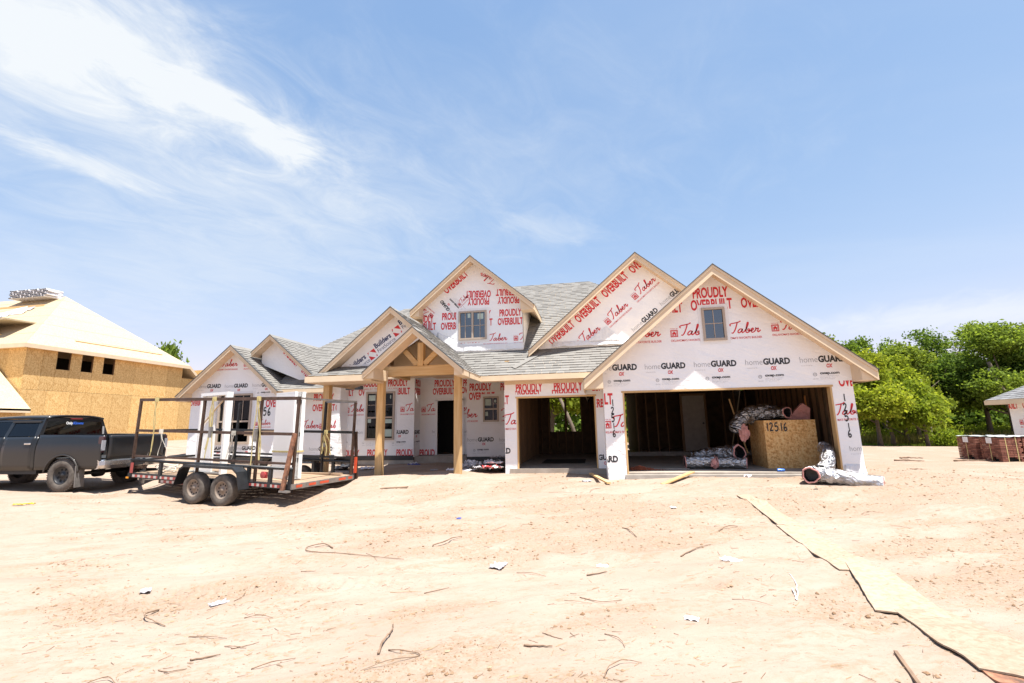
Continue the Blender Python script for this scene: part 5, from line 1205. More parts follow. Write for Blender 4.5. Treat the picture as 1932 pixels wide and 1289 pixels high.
# webbing straps hanging off the rails
def strap(label, u, y, ztop, zbot, mat, seed, w=.028, n=3, spread=.08):
    rs = random.Random(seed); t = thing('ratchet_strap', label, 'strap', on_trailer(u, y, ztop), TP, 'straps hanging from the trailer racks')
    for k in range(n):
        x0 = rs.uniform(-spread, spread)*.3; x1 = rs.uniform(-spread, spread)*1.6; pts = []
        L = (ztop-zbot)*rs.uniform(.8, 1.0)
        for i in range(12):
            s = i/11; pts.append((x0+(x1-x0)*s+.03*math.sin(s*7+k*2), .045+.02*k+.02*math.sin(s*5+k), -L*s))
        b = MB()
        for p, q in zip(pts, pts[1:]): b.beam(p, q, w, .005, up=(0,1,0))
        b.build('webbing', M[mat], t)
    b = MB(); b.box(-.035, .035, .03, .09, -.06, .05); b.build('loop', M[mat], t)
    if n > 2:
        b = MB(); b.box(-.03, .03, .05, .12, -(ztop-zbot)*.62, -(ztop-zbot)*.45); b.build('ratchet', M['steel_light'], t)
    return t
strap('pair of yellow straps hanging down the front bay of the rack', 4.72, -.05, zt, .95, 'strap', 1, n=2, spread=.06)
strap('thick tangle of yellow straps hanging over the standing white door', 2.62, -.05, zt, .95, 'strap', 2, n=4, spread=.14)
strap('long pale strap hanging in front of the triple window', 1.86, -.05, zm, .95, 'strap_gray', 3, n=3, spread=.16)
strap('pair of long yellow straps running down the rack post by the door bundle', 1.16, -.05, zt, .85, 'strap', 4, n=3, spread=.10)
strap('bundle of yellow straps on the far rack in front of the porch post', .86, -TW+.05, zm, 1.0, 'strap', 6, n=4, spread=.13)
strap('thin pale cord tied at the front end of the near rack', 4.4, -.05, zm, .95, 'rope', 7, w=.012, n=2, spread=.25)
# coils of rope and hose on the front of the deck
cg = thing('rope_coil', 'loose coil of pale rope lying at the front of the trailer deck', 'rope', on_trailer(4.75, -.5, zd), TP)
for k in range(4):
    b = MB(); r_ = .13+.03*k; b.tube([(r_*1.5*math.cos(t), r_*math.sin(t), .03+.05*k+.03*math.sin(3*t+k)) for t in np.linspace(0, 6.2, 24)], .011, 6); b.build('loop', M['rope' if k % 2 else 'strap_gray'], cg, smooth=True)
for i, (u, y, lab) in enumerate(((4.2, -.7, 'tangle of grey cable beside the rope coil on the deck'), (3.7, -.9, 'dark cable lying along the deck ahead of the wheels'))):
    c = thing('cable', lab, 'cable', on_trailer(u, y, zd), TP); rs = random.Random(40+i)
    for k in range(3):
        b = MB(); b.tube(crs([(rs.uniform(-.45,.45), rs.uniform(-.2,.2), .015+.03*rs.random()) for _ in range(6)], 5), .008, 5); b.build('strand', M['strap_gray' if k else 'steel_black'], c, smooth=True)
dk = MB(); dk.box(-.65, .65, -.05, .05, 0, .04)
t = thing('loose_plank', 'brown plank lying along the far edge of the trailer deck', 'plank', on_trailer(.75, -TW+.30, zd+.006), TP); dk.build('board', M['plank'], t)

# ------------------------------------------------------------------ sheathed house on the left
lh = thing('sheathed_house', 'tall house bare in raw strand board sheathing with three dark window openings behind the pickup', 'house')
XW = -30.0; YN, YF = 19.8, 29.55; EZ = 6.50
_pan = {}
def panel_x(y0, y1, z0, z1):
    """strand board sheet on the wall that faces right"""
    key = (round(y1-y0, 3), round(z1-z0, 3))
    if key not in _pan:
        b = MB(); b.box(-.012, 0, .006, y1-y0-.006, .006, z1-z0-.006); o = b.build('sheathing_panel', M['osb'], lh); _pan[key] = o.data
    else:
        o = bpy.data.objects.new('sheathing_panel', _pan[key]); col.objects.link(o); o.parent = lh
    o.location = (XW, y0, z0); return o
wins = [(21.29, 22.0), (22.60, 23.25), (23.86, 24.55)]
ys = [YN, 20.02, 21.29]
for a, c in ((19.8,20.6),(20.6,21.29)): panel_x(a, c, 4.09, EZ)
for i, (a, c) in enumerate(wins):
    panel_x(a, c, 4.09, 5.32); panel_x(a, c, 6.44, EZ)
    nxt = wins[i+1][0] if i < 2 else 25.9
    panel_x(c, nxt, 4.09, EZ)
for a in (25.9, 27.12, 28.34): panel_x(a, min(a+1.22, YF), 4.09, EZ)
cols = [19.8, 20.1, 21.01, 22.22, 23.45, 24.67, 25.9, 27.12, 28.34, YF]
for a, c in zip(cols, cols[1:]): panel_x(a, c, 1.65, 4.09)
for a, c in zip(cols[::2], cols[2::2]): panel_x(a, c, .9, 1.65)
panel_x(28.34, YF, .9, 1.65); panel_x(YF, 31.0, 1.65, 4.09); panel_x(YF, 30.8, 4.09, 5.6); panel_x(YF, 31.0, .9, 1.65)
for (a, c) in wins:
    b = MB(); b.box(XW-.11, XW-.014, a-.03, a+.01, 5.30, 6.47).box(XW-.11, XW-.014, c-.01, c+.03, 5.30, 6.47).box(XW-.11, XW-.014, a+.01, c-.01, 5.29, 5.33); b.build('window_opening', M['stud'], lh)
b = MB(); b.box(XW-.5, XW+.02, YN, 31.0, .5, .95); b.build('foundation', M['concrete'], lh)
# front facing wall, in sheets
for i in range(5):
    for z0, z1 in ((.9,1.65),(1.65,4.09),(4.09,6.50)):
        b = MB(); x1 = XW-1.22*i; b.box(x1-1.216, x1-.013 if i == 0 else x1-.004, YN-.006, YN+.006, z0+.004, z1-.004); b.build('sheathing_panel', M['osb'], lh)
b = MB(); b.box(-46, -45.9, YN, 32, .5, 6.5).box(-46, XW-.2, 32, 32.1, .5, 6.5).box(-46, -36.1, YN, YN+.1, .5, 6.5); b.build('wall', M['osb'], lh)
b = MB(); b.box(XW-3.2, XW-3.0, YN+.2, 31, .9, 6.4); b.build('dark_lining', M['dark'], lh)  # near-black sheet standing in for the dark room behind the openings
# hip roof
OV = .30; xe, yn, yf = XW+OV, YN-OV, YF+OV; ym = (yn+yf)/2; hw = (yf-yn)/2; AP = (xe-hw, ym, EZ+.02+.835*hw); xb = -47
E0, E1 = (xe, yn, EZ+.02), (xe, yf, EZ+.02)
b = MB()
def slab(poly, t=.10): b.prism(poly, (0, 0, -t))
slab([E0, E1, AP]); slab([(xb, yn, EZ+.02), E0, AP, (xb, ym, AP[2])]); slab([E1, (xb, yf, EZ+.02), (xb, ym, AP[2]), AP])
b.prism([E1, (xe, yf+1.35, EZ-1.13), (xb, yf+1.35, EZ-1.13), (xb, yf, EZ+.02)], (0,0,-.1))
rf = b.build('roof', M['osb_pale'], lh)
# roof decking sheets on the slope facing the camera side
kx = math.sqrt(1+.835**2)
shingles(rf, (xe, yn, EZ+.02), (0,1,0), (-1,0,.835), [(0,0),(2*hw,0),(hw,hw*kx)], 'roof_decking', 1.22, M['osb_pale'], 2.42, 2.44, .006, 5)
shingles(rf, (xb, yn, EZ+.02), (1,0,0), (0,1,.835), [(0,0),(xe-xb,0),(xe-xb-hw,hw*kx),(0,hw*kx)], 'roof_decking', 1.22, M['osb_pale'], 2.42, 2.44, .006, 6)
b = MB(); b.box(xe, xe+.03, yn, yf, EZ-.20, EZ+.03).box(xb, xe+.03, yn-.03, yn, EZ-.20, EZ+.03); b.prism([(xe,yf,EZ+.03),(xe,yf+1.37,EZ-1.13),(xe,yf+1.37,EZ-1.35),(xe,yf,EZ-.2)], (.03,0,0)); b.build('fascia', M['trim'], lh)
b = MB(); b.box(XW, xe, yn, yf, EZ-.17, EZ-.15).box(xb, xe, yn, YN, EZ-.17, EZ-.15); b.build('soffit', M['soffit'], lh)
b = MB(); b.beam((xe-.75, yn+2.9, EZ+.02+.63+.02), (xe-.75, yf-1.7, EZ+.02+.63+.02), .09, .04); b.build('toe_board', M['lumber_y'], rf)
# little gable in the front slope
b = MB(); b.prism([(-36.3, yn+.9, 7.1), (-32.45, yn+.9, 7.1), (-34.4, yn+.9, 8.0)], (0,.02,0)); b.build('gable_infill', M['osb'], lh)
b = MB(); b.prism([(-37, yn+.4, 8.04), (-32.0, yn+.4, 8.04), (-32.2, yn+2.2, 8.12), (-37, yn+2.2, 8.12)], (0,0,.08)); b.build('gable_roof', M['osb_pale'], lh)
# low wing standing forward at the left
b = MB(); b.prism([(-28.95, 14.6, 3.0), (-28.95, 19.7, 3.0), (-32.4, 19.7, 5.9), (-32.4, 14.6, 5.9)], (0,0,-.10)); b.prism([(-35.85, 14.6, 3.0), (-35.85, 19.7, 3.0), (-32.4, 19.7, 5.9), (-32.4, 14.6, 5.9)], (0,0,-.10)); b.build('wing_roof', M['osb_pale'], lh)
b = MB(); b.box(-29.0, -28.95, 14.6, 19.7, 2.80, 3.0); b.build('fascia', M['trim'], lh)
for i in range(4):
    b = MB(); b.box(-29.42, -29.40, 15.0+1.2*i, 15.0+1.2*i+1.192, .75, 2.86); b.build('sheathing_panel', M['osb'], lh)
for i in range(5):
    b = MB(); b.box(-29.42-1.22*(i+1)+.006, -29.42-1.22*i, 14.99, 15.0, .75, 2.95); b.build('sheathing_panel', M['osb'], lh)
b = MB(); b.prism([(-35.4,15.0,2.95),(-29.42,15.0,2.95),(-32.4,15.0,5.6)], (0,.02,0)); b.build('gable_infill', M['osb'], lh)
rebase(lh, (-33, 22, 1.0))
# shingle bundles stacked on its ridge
def slope_pt(x, d): return Vector((x, yn+d, EZ+.02+.835*d))
sb = MB(); sb.obox((0,0,0), (.33, 1.0, .095)); sbo = bevel(sb.build('wrapped_bundle', M['paper'], None), .02, 1)
bundle0 = thing('shingle_bundle', 'x', 'shingles', (0,0,0)); bundle0['group'] = 'shingle bundles stacked on the ridge of the board sheathed house'
sbo.parent = bundle0
b = MB(); b.box(-.17,.17,-.505,-.50,-.035,.03); b.build('bundle_end', M['black_sheet'], bundle0)
ORD = ['first', 'second', 'third', 'fourth', 'fifth', 'sixth', 'seventh', 'eighth', 'ninth']; LEV = ['bottom', 'second lowest', 'middle', 'second highest', 'top']
first = True
for i in range(9):
    for k in range(5):
        x = AP[0]-.30-i*.335; p = Vector((x + (.03 if k % 2 else -.03), ym-.55, AP[2]-.18+k*.115))
        o = bundle0 if first else copy_tree(bundle0); first = False
        o.location = p; o.rotation_euler = (0, 0, R(-6+5*((i*7+k*3) % 5)-8)); o['label'] = '%s shingle bundle of the %s stack from the right on the left house ridge' % (LEV[k], ORD[i])
t = thing('ridge_plank', 'long plank holding the shingle stacks on the left house roof', 'plank', slope_pt(AP[0]-2.2, hw-1.15) + Vector((0,0,.06)))
b = MB(); b.box(-2.9, 2.2, -.02, .02, -.08, .08); b.build('plank', M['lumber_x'], t)
t = thing('paper_heap', 'pale torn wrappers lying on the left house roof below the shingle stacks', 'litter', slope_pt(AP[0]-2.6, hw-2.1) + Vector((0,0,.05)))
rs = random.Random(2)
for k in range(9):
    b = MB(); a = rs.uniform(-1.5, 1.5); d = rs.uniform(-.5,.5)
    b.prism([(a, d, .835*d), (a+.9, d+.05, .835*(d+.05)), (a+.8, d+.35, .835*(d+.35)+.06), (a+.05, d+.3, .835*(d+.3))], (0,0,.02)); b.build('wrapper', M['paper'] if k % 5 else M['gray_paper'], t)
b = MB(); b.box(-2.4, 1.6, -.75, -.70, -.64, -.54); b.build('batten', M['lumber_x'], t)

# ------------------------------------------------------------------ wrapped house at the right edge
rh = thing('wrapped_house', 'corner of a grey roofed house in white house wrap at the right edge', 'house')
rw = MB(); rw.box(18.0, 18.15, 12, 24.0, -.25, 2.35); rwo = rw.build('wall', M['wrap'], rh)
print_on([('overbuilt',-.55,1.97,1.0,0),('overbuilt',.68,1.97,1.0,0),('proudly',.75,2.27,.85,0),('taber',.38,1.28,.95,0),('taber',1.65,1.28,.95,0),('guard',.2,.55,1.0,0)], [rect(.01,11.9,-.2,2.3)], lambda u, z: (17.996, 24-u, z), 'printed_lettering', rwo)
b = MB(); b.box(18.15, 30, 12, 12.15, -.25, 2.35).box(18.15, 30, 23.85, 24.0, -.25, 2.35); b.build('wall', M['wrap'], rh)
b = MB(); b.box(17.98, 30, 11.98, 24.02, -.6, -.25); b.build('foundation', M['concrete'], rh)
rx, rz = 17.5, 2.36
b = MB(); b.prism([(rx,11.5,rz),(rx+6.5,18,rz+.62*6.5),(rx,24.5,rz)], (0,0,-.1)); b.prism([(rx,24.5,rz),(rx+6.5,18,rz+.62*6.5),(31,18,rz+.62*6.5),(31,24.5,rz)], (0,0,-.1)); b.prism([(rx,11.5,rz),(31,11.5,rz),(31,18,rz+.62*6.5),(rx+6.5,18,rz+.62*6.5)], (0,0,-.1))
rr = b.build('roof', M['soffit'], rh); k62 = math.sqrt(1+.62**2)
M['shingle_dark'] = simple('grey_shingles', (.20,.20,.205), .92, 0, .3, 3)
shingles(rr, (rx, 24.5, rz), (0,-1,0), (1,0,.62), [(0,0),(13,0),(6.5,6.5*k62)], seed=3, mat=M['shingle_dark'], e=.16)
b = MB(); b.box(rx-.03, rx, 11.5, 24.5, rz-.20, rz-.005).box(rx-.03, 31, 24.5, 24.53, rz-.20, rz-.005); b.build('fascia', M['trim'], rh)
b = MB(); b.box(rx, 18.0, 11.5, 24.5, rz-.15, rz-.13); b.build('soffit', M['soffit'], rh)
rebase(rh, (22, 18, -.2))

# ------------------------------------------------------------------ pallets of bricks
def brick_cube(label, x, y, w, d, h, seed):
    t = thing('brick_pallet', label, 'bricks', (x, y, gz(x, y)-.02), 0, 'strapped brick cubes by the right hand house')
    rs = random.Random(seed); L, B, H = .195, .092, .060
    for side in range(4):
        pass
    mb = MB(); z = .0; r = 0
    while z+H < h:
        off = rs.uniform(-.004,.004)
        # front and back rows: brick ends or long faces, set with small gaps
        for yy in (0, d-B):
            xx = 0
            while xx+.09 < w:
                l = .092 if (r % 3 == 2) else .195
                if xx+l > w: l = w-xx
                if not (z < .13 and .18 < (xx % .55) < .40): mb.box(xx, xx+l-.010, yy+rs.uniform(0,.008), yy+B, z+.004, z+H-.004)
                xx += l
        for xx in (0, w-B):
            yy = B+.002
            while yy+.09 < d-B:
                l = .195 if (r % 3 == 2) else .092
                if yy+l > d-B: l = d-B-yy
                if not (z < .13 and .18 < (yy % .55) < .40): mb.box(xx+rs.uniform(0,.008), xx+B, yy, yy+l-.010, z+.004, z+H-.004)
                yy += l
        z += H+.004; r += 1
    o = mb.build('brick', M['brick'], t); o['kind'] = 'stuff'
    b = MB(); b.box(B, w-B, B, d-B, 0, z); b.build('core', M['hole'], t)
    b = MB(); nx_, ny_ = 6, 6; V = []
    for i in range(nx_+1):
        for j in range(ny_+1): V.append((-.015+(w+.03)*i/nx_, -.015+(d+.03)*j/ny_, z+.012+rs.uniform(0,.03)))
    b.add(V, [(i*(ny_+1)+j, (i+1)*(ny_+1)+j, (i+1)*(ny_+1)+j+1, i*(ny_+1)+j+1) for i in range(nx_) for j in range(ny_)]); so = b.build('top_sheet', M['plastic_sheet'], t)
    for fx in (.27, .73):
        b = MB(); x_ = w*fx; b.box(x_-.012, x_+.012, -.006, -.001, 0, z+.01); b.build('strap', M['strap'], t)
    b = MB(); b.box(-.006, -.001, d*.5-.012, d*.5+.012, 0, z+.01); b.build('strap', M['strap'], t)
    b = MB(); b.box(-.010, -.007, d*.5-.13, d*.5+.13, z-.22, z-.01); b.build('paper_tag', M['paper'], t)
    return t
names = ['nearest corner brick cube of the row beside the right house', 'second brick cube from the corner along the front of the row', 'third brick cube from the corner along the front of the row', 'fourth brick cube from the corner, cut by the picture edge']
for i in range(4): brick_cube(names[i], 14.55+i*.73, 20.1, .70, .92, .90, 60+i)
brick_cube('rear brick cube of the row, at its left back corner', 14.45, 21.08, .70, .92, .92, 70)
brick_cube('brick cube in the rear line next to the left back one', 15.2, 21.08, .70, .92, .90, 71)

# ------------------------------------------------------------------ trees
def crown_mesh(name, lobes, n, leaf, seed, mat, spiky=0):
    """leaf sized faces on and inside lobes (centre, radii)"""
    rs = np.random.RandomState(seed); vol = np.array([l[3]*l[4]*l[5] for l in lobes]); pr = vol**.75/np.sum(vol**.75)
    idx = rs.choice(len(lobes), n, p=pr); L = np.array(lobes)[idx]
    d = rs.normal(size=(n, 3)); d /= np.linalg.norm(d, axis=1)[:, None]
    # twig clumps: group leaves round a few hundred tips
    nt = max(40, n//34); tips_i = rs.choice(len(lobes), nt, p=pr); TL_ = np.array(lobes)[tips_i]
    td = rs.normal(size=(nt, 3)); td /= np.linalg.norm(td, axis=1)[:, None]; rad = rs.uniform(.45, 1.08, nt)**.7
    tips = TL_[:, :3] + td*TL_[:, 3:6]*rad[:, None]
    pick = rs.randint(0, nt, n); c = tips[pick] + rs.normal(size=(n, 3))*np.array([leaf*2.2, leaf*2.2, leaf*(1.5+spiky)])
    a = rs.normal(size=(n, 3)); a /= np.linalg.norm(a, axis=1)[:, None]; b = np.cross(a, rs.normal(size=(n, 3))); b /= np.linalg.norm(b, axis=1)[:, None]
    s = leaf*rs.uniform(.6, 1.3, n)[:, None]
    v = np.stack([c-a*s, c+b*s*.55, c+a*s, c-b*s*.55], 1).reshape(-1, 3).astype(np.float32)
    me_ = bpy.data.meshes.new(name); me_.vertices.add(4*n); me_.vertices.foreach_set('co', v.ravel())
    me_.loops.add(4*n); me_.loops.foreach_set('vertex_index', np.arange(4*n, dtype=np.int32)); me_.polygons.add(n)
    me_.polygons.foreach_set('loop_start', np.arange(0, 4*n, 4, dtype=np.int32)); me_.polygons.foreach_set('loop_total', np.full(n, 4, dtype=np.int32)); me_.update(); me_.materials.append(mat)
    return me_
def lobes_for(h, w, seed, kind):
    rs = random.Random(seed); out = []
    if kind == 'tall':
        for k in range(16):
            t = rs.random(); z = h*(.42+.54*t); r = w*(.95-.62*t)*rs.uniform(.25,.55); a = rs.random()*6.28; q = w*(.8-.6*t)*rs.random()
            out.append((q*math.cos(a), q*math.sin(a), z, r, r, r*rs.uniform(.7,1.2)))
        out.append((0,0,h*.93,w*.22,w*.22,h*.09))
    elif kind == 'plume':
        for k in range(10):
            a = rs.random()*6.28; q = w*.5*rs.random(); out.append((q*math.cos(a), q*math.sin(a), h*rs.uniform(.45,.9), w*.20, w*.20, h*rs.uniform(.10,.2)))
    else:
        for k in range(12):
            a = rs.random()*6.28; t = rs.random(); q = w*(.75-.35*t)*rs.random(); r = w*rs.uniform(.22,.42)
            out.append((q*math.cos(a), q*math.sin(a), h*(.38+.56*t), r, r, r*.8))
    return out
_cm = {}
def tree(label, x, y, h, w, kind, mat, seed, n, leaf, trunk_h=None, group='trees at the edge of the cleared yard', name='tree', rz=0, bare=.3):
    t = thing(name, label, 'tree', (x, y, gz(x, y)-.05), rz, group)
    key = (kind, mat, seed, n)
    if key not in _cm: _cm[key] = crown_mesh('crown', [(a/w, b_/w, c/h, d/w, e/w, f/h) if False else (a, b_, c, d, e, f) for a, b_, c, d, e, f in lobes_for(10, 4, seed, kind)], n, leaf*4/w if w else leaf, seed, M[mat])
    o = bpy.data.objects.new('crown', _cm[key]); col.objects.link(o); o.parent = t; o.scale = (w/4, w/4, h/10)
    b = MB(); rs = random.Random(seed*7+int(x*10)); r0 = .016*h+.05
    lean = (rs.uniform(-.04,.04)*h, rs.uniform(-.03,.03)*h)
    pts = [(lean[0]*s*s+rs.uniform(-.05,.05), lean[1]*s*s, h*.85*s) for s in np.linspace(0, 1, 8)]
    b.tube(pts, [r0*(1.25 if i == 0 else 1-.85*i/7) for i in range(8)], 8)
    tk = b.build('trunk', M['bark'], t, smooth=True)
    for k in range(7):
        s = rs.uniform(.25,.75); i = int(s*7); p = Vector(pts[i]); a = rs.random()*6.28; L = w*rs.uniform(.35,.7)
        q = p + Vector((math.cos(a)*L, math.sin(a)*L, L*rs.uniform(.5,1.1))); mid = (p+q)/2 + Vector((0,0,-.1*L))
        b = MB(); b.tube([p, mid, q], [r0*.42, r0*.28, r0*.08], 5); b.build('limb', M['bark'], tk, smooth=True)
    return t
big = [  # x, y, height, half width, kind, leaves, seed, count
 ('tall dark tree, the highest crown right of the garage', 31.0, 43.5, 9.3, 4.4, 'tall', 'leaf', 3, 15000),
 ('broad deep green tree standing between the two tallest crowns', 27.2, 43, 9.0, 4.2, 'tall', 'leaf_dark', 4, 14000),
 ('leafy tree just left of the far house roof, trunk slanting', 29.9, 39.8, 8.2, 3.7, 'round', 'leaf', 5, 13000),
 ('tall pale crowned tree at the right edge above the grey roof', 36.8, 45, 8.9, 4.0, 'tall', 'leaf', 13, 15000),
 ('deep green tree behind the grey roof of the right house', 34.2, 41.5, 8.4, 4.0, 'round', 'leaf_dark', 6, 13000),
 ('tree with a thick dark trunk right behind the brick cubes', 31.6, 40.0, 6.8, 3.2, 'round', 'leaf_dark', 14, 10000),
 ('bright yellow green young tree nearest the garage corner', 18.3, 34.5, 6.1, 2.5, 'tall', 'leaf_bright', 17, 9000),
 ('yellow green bushy tree with a thin pale trunk, second from the garage', 21.6, 37.5, 6.2, 2.4, 'tall', 'leaf_bright', 18, 9000),
 ('tall yellow green tree rising behind the garage roof slope', 17.8, 39.0, 8.0, 3.0, 'tall', 'leaf_bright', 9, 12000),
 ('slim feathery tree with open plume tops behind the yellow green ones', 22.4, 45, 8.6, 3.0, 'plume', 'leaf', 10, 8000),
 ('slim feathery tree, the right one of the pair with plume tops', 25.6, 47, 9.0, 3.2, 'plume', 'leaf', 11, 8000),
 ('plume topped tree at the far right between broad crowns', 40.5, 50, 11.0, 3.2, 'plume', 'leaf', 12, 8000),
 ('light green round tree left of the tallest crown', 24.2, 40.5, 7.2, 3.0, 'round', 'leaf', 15, 10000),
]
for i, (lab, x, y, h, w, kind, mt, sd_, n) in enumerate(big): tree(lab, x, y, h, w, kind, mt, sd_, int(n*1.5), .12, rz=i*1.3)
for i, (x, y, h, w, mt, sd_, lab) in enumerate(((-37.0, 38, 5.7, 2.0, 'leaf_dark', 5, 'dark tree seen in the gap between the left house and the left gable'),
   (-41.2, 38.5, 7.9, 1.6, 'leaf', 8, 'tree top just showing over the left house roof edge'), (-24, 38, 5.0, 2.4, 'leaf', 3, 'green tree behind the left gable roof'))):
    tree(lab, x, y, h, w, 'round', mt, {5:6,8:15,3:5}[sd_], {6:13000,15:10000,5:13000}[{5:6,8:15,3:5}[sd_]], .16, group='trees behind the houses on the left', rz=i)
for i, (x, y, h, w) in enumerate(((-2.6, 29.5, 7.5, 2.8), (.4, 31.5, 8.0, 3.0), (2.4, 28.5, 6.5, 2.4), (-5.2, 31, 7, 2.8))):
    tree(['leafy tree showing in the left half of the garage back window', 'leafy tree showing in the right half of the garage back window', 'green tree seen through the slit beside the wide garage door', 'tree behind the house, left of the garage back window'][i], x, y, h, w, 'round', 'leaf_bright' if i < 3 else 'leaf', 7 if i < 3 else 5, 12000 if i < 3 else 13000, .16, group='trees behind the house', rz=i*2.1)
b = MB(); b.tube([(-.9,27.5,gz(-.9,27.5)), (-1.3,27.8,1.6), (-2.1,28,3.6)], [.13,.11,.08], 8); tt = b.build('leaning_trunk', M['bark'], None, smooth=True); tag(tt, 'dark slanting trunk seen through the garage back window', 'tree trunk')
# saplings in front of the wood
for i, (x, y) in enumerate(((20.7, 34.0), (22.9, 37.5), (19.6, 35.5))):
    tree(['thin sapling with a straight pale stem by the garage side', 'sapling standing at the yard edge below the dark trees', 'thin stem sapling between the yellow green trees'][i], x, y, 4.2+.5*i, 1.5, 'round', 'leaf_bright', 16, 5000, .13, group='saplings at the yard edge', name='sapling')
b = thing('bush', 'small bright green bush at the edge of the sand', 'bush', (22.2, 34.8, gz(22.2, 34.8)))
o = bpy.data.objects.new('foliage', crown_mesh('foliage', [(0,0,.5,.9,.8,.6),(.6,.2,.4,.5,.5,.4)], 2500, .08, 5, M['leaf_bright'])); col.objects.link(o); o.parent = b
# undergrowth and the wood behind, far too dense to count
def foliage_band(name, label, x0, x1, yfun, depth, h, n, leaf, mat, seed, zlo=0, cat='undergrowth'):
    rs = np.random.RandomState(seed); nt = n//24; tx = rs.uniform(x0, x1, nt); ty = np.array([yfun(a) for a in tx]) + rs.uniform(0, depth, nt)
    hh = h*(.55+.55*fbm(tx*.35+3, ty*.2, seed, 3)); tz = zlo + rs.uniform(0, 1, nt)**.8*hh
    g = ground_z(tx, ty); pick = rs.randint(0, nt, n); c = np.stack([tx, ty, tz+g], 1)[pick] + rs.normal(size=(n, 3))*leaf*1.9
    a = rs.normal(size=(n, 3)); a /= np.linalg.norm(a, axis=1)[:, None]; b_ = np.cross(a, rs.normal(size=(n, 3))); b_ /= np.linalg.norm(b_, axis=1)[:, None]; s = leaf*rs.uniform(.6,1.3,n)[:, None]
    v = np.stack([c-a*s, c+b_*s*.55, c+a*s, c-b_*s*.55], 1).reshape(-1, 3).astype(np.float32)
    me_ = bpy.data.meshes.new(name); me_.vertices.add(4*n); me_.vertices.foreach_set('co', v.ravel()); me_.loops.add(4*n); me_.loops.foreach_set('vertex_index', np.arange(4*n, dtype=np.int32)); me_.polygons.add(n)
    me_.polygons.foreach_set('loop_start', np.arange(0, 4*n, 4, dtype=np.int32)); me_.polygons.foreach_set('loop_total', np.full(n, 4, dtype=np.int32)); me_.update(); me_.materials.append(M[mat])
    o = bpy.data.objects.new(name, me_); col.objects.link(o); tag(o, label, cat, kind='stuff'); return o
foliage_band('wood', 'dense green wood closing the view behind the yard edge', 12, 75, lambda x: 50+(x-20)*.25, 8, 7.0, 60000, .30, 'leaf_dark', 3, .4, 'wood')
foliage_band('wood', 'green wood behind the house and the left plots', -75, 12, lambda x: 46+abs(x)*.05, 8, 6.0, 50000, .32, 'leaf', 9, .2, 'wood')
foliage_band('undergrowth', 'shady green undergrowth between the tree trunks', 16, 48, lambda x: 40+(x-20)*.30, 6, 1.1, 14000, .12, 'leaf_bright', 4, .0)
def grass_band(name, label, x0, x1, yfun, depth, n, hgt, seed, mat='grass'):
    rs = np.random.RandomState(seed); x = rs.uniform(x0, x1, n); y = np.array([yfun(a) for a in x]) + rs.uniform(0, 1, n)**1.3*depth; z = ground_z(x, y)
    hh = hgt*rs.uniform(.4, 1.2, n); a = rs.uniform(0, 6.28, n); w = .02+.015*rs.rand(n); lx = rs.normal(size=n)*.25*hh; ly = rs.normal(size=n)*.25*hh
    v = np.stack([np.stack([x-w*np.cos(a), y-w*np.sin(a), z-.02], 1), np.stack([x+w*np.cos(a), y+w*np.sin(a), z-.02], 1), np.stack([x+lx, y+ly, z+hh], 1)], 1).reshape(-1, 3).astype(np.float32)
    me_ = bpy.data.meshes.new(name); me_.vertices.add(3*n); me_.vertices.foreach_set('co', v.ravel()); me_.loops.add(3*n); me_.loops.foreach_set('vertex_index', np.arange(3*n, dtype=np.int32)); me_.polygons.add(n)
    me_.polygons.foreach_set('loop_start', np.arange(0, 3*n, 3, dtype=np.int32)); me_.polygons.foreach_set('loop_total', np.full(n, 3, dtype=np.int32)); me_.update(); me_.materials.append(M[mat])
    o = bpy.data.objects.new(name, me_); col.objects.link(o); tag(o, label, 'grass', kind='stuff'); return o
grass_band('dry_grass', 'dry pale grass under the trees', 15, 55, lambda x: 36.5+(x-20)*.18, 18, 34000, .8, 5)
grass_band('green_grass', 'short green grass along the edge of the sand', 15, 45, lambda x: 35+(x-20)*.15, 5, 12000, .22, 6, 'leaf')
grass_band('dry_grass', 'dry grass behind the houses', -60, 14, lambda x: 33, 16, 16000, .5, 7)
for i, (x, y, h, lean, r, lab) in enumerate(((29.0, 38.2, 5.5, -.9, .20, 'stout dark trunk leaning left behind the brick cubes'), (29.35, 38.0, 5.0, -1.5, .13, 'pale slanting trunk crossing in front of the stout dark one'), (22.0, 35.6, 4.2, .05, .06, 'thin pale straight trunk at the edge of the sand'))):
    b = MB(); b.tube(crs([(x,y,gz(x,y)-.1),(x+lean*.25,y,h*.35),(x+lean*.6,y+.1,h*.7),(x+lean,y+.2,h)], 4), [r*(1.2-.055*j) for j in range(13)], 8)
    tk_ = thing('bare_tree', lab, 'tree', (x,y,gz(x,y)), 0, 'bare trunks at the edge of the wood'); o = b.build('trunk', M['bark'] if i == 0 else M['pale_bark'] if 'pale_bark' in M else M.setdefault('pale_bark', simple('pale_bark', (.30,.26,.20), .95, 0, .25, 6, .4)), tk_, smooth=True, shift=(x,y,gz(x,y)))

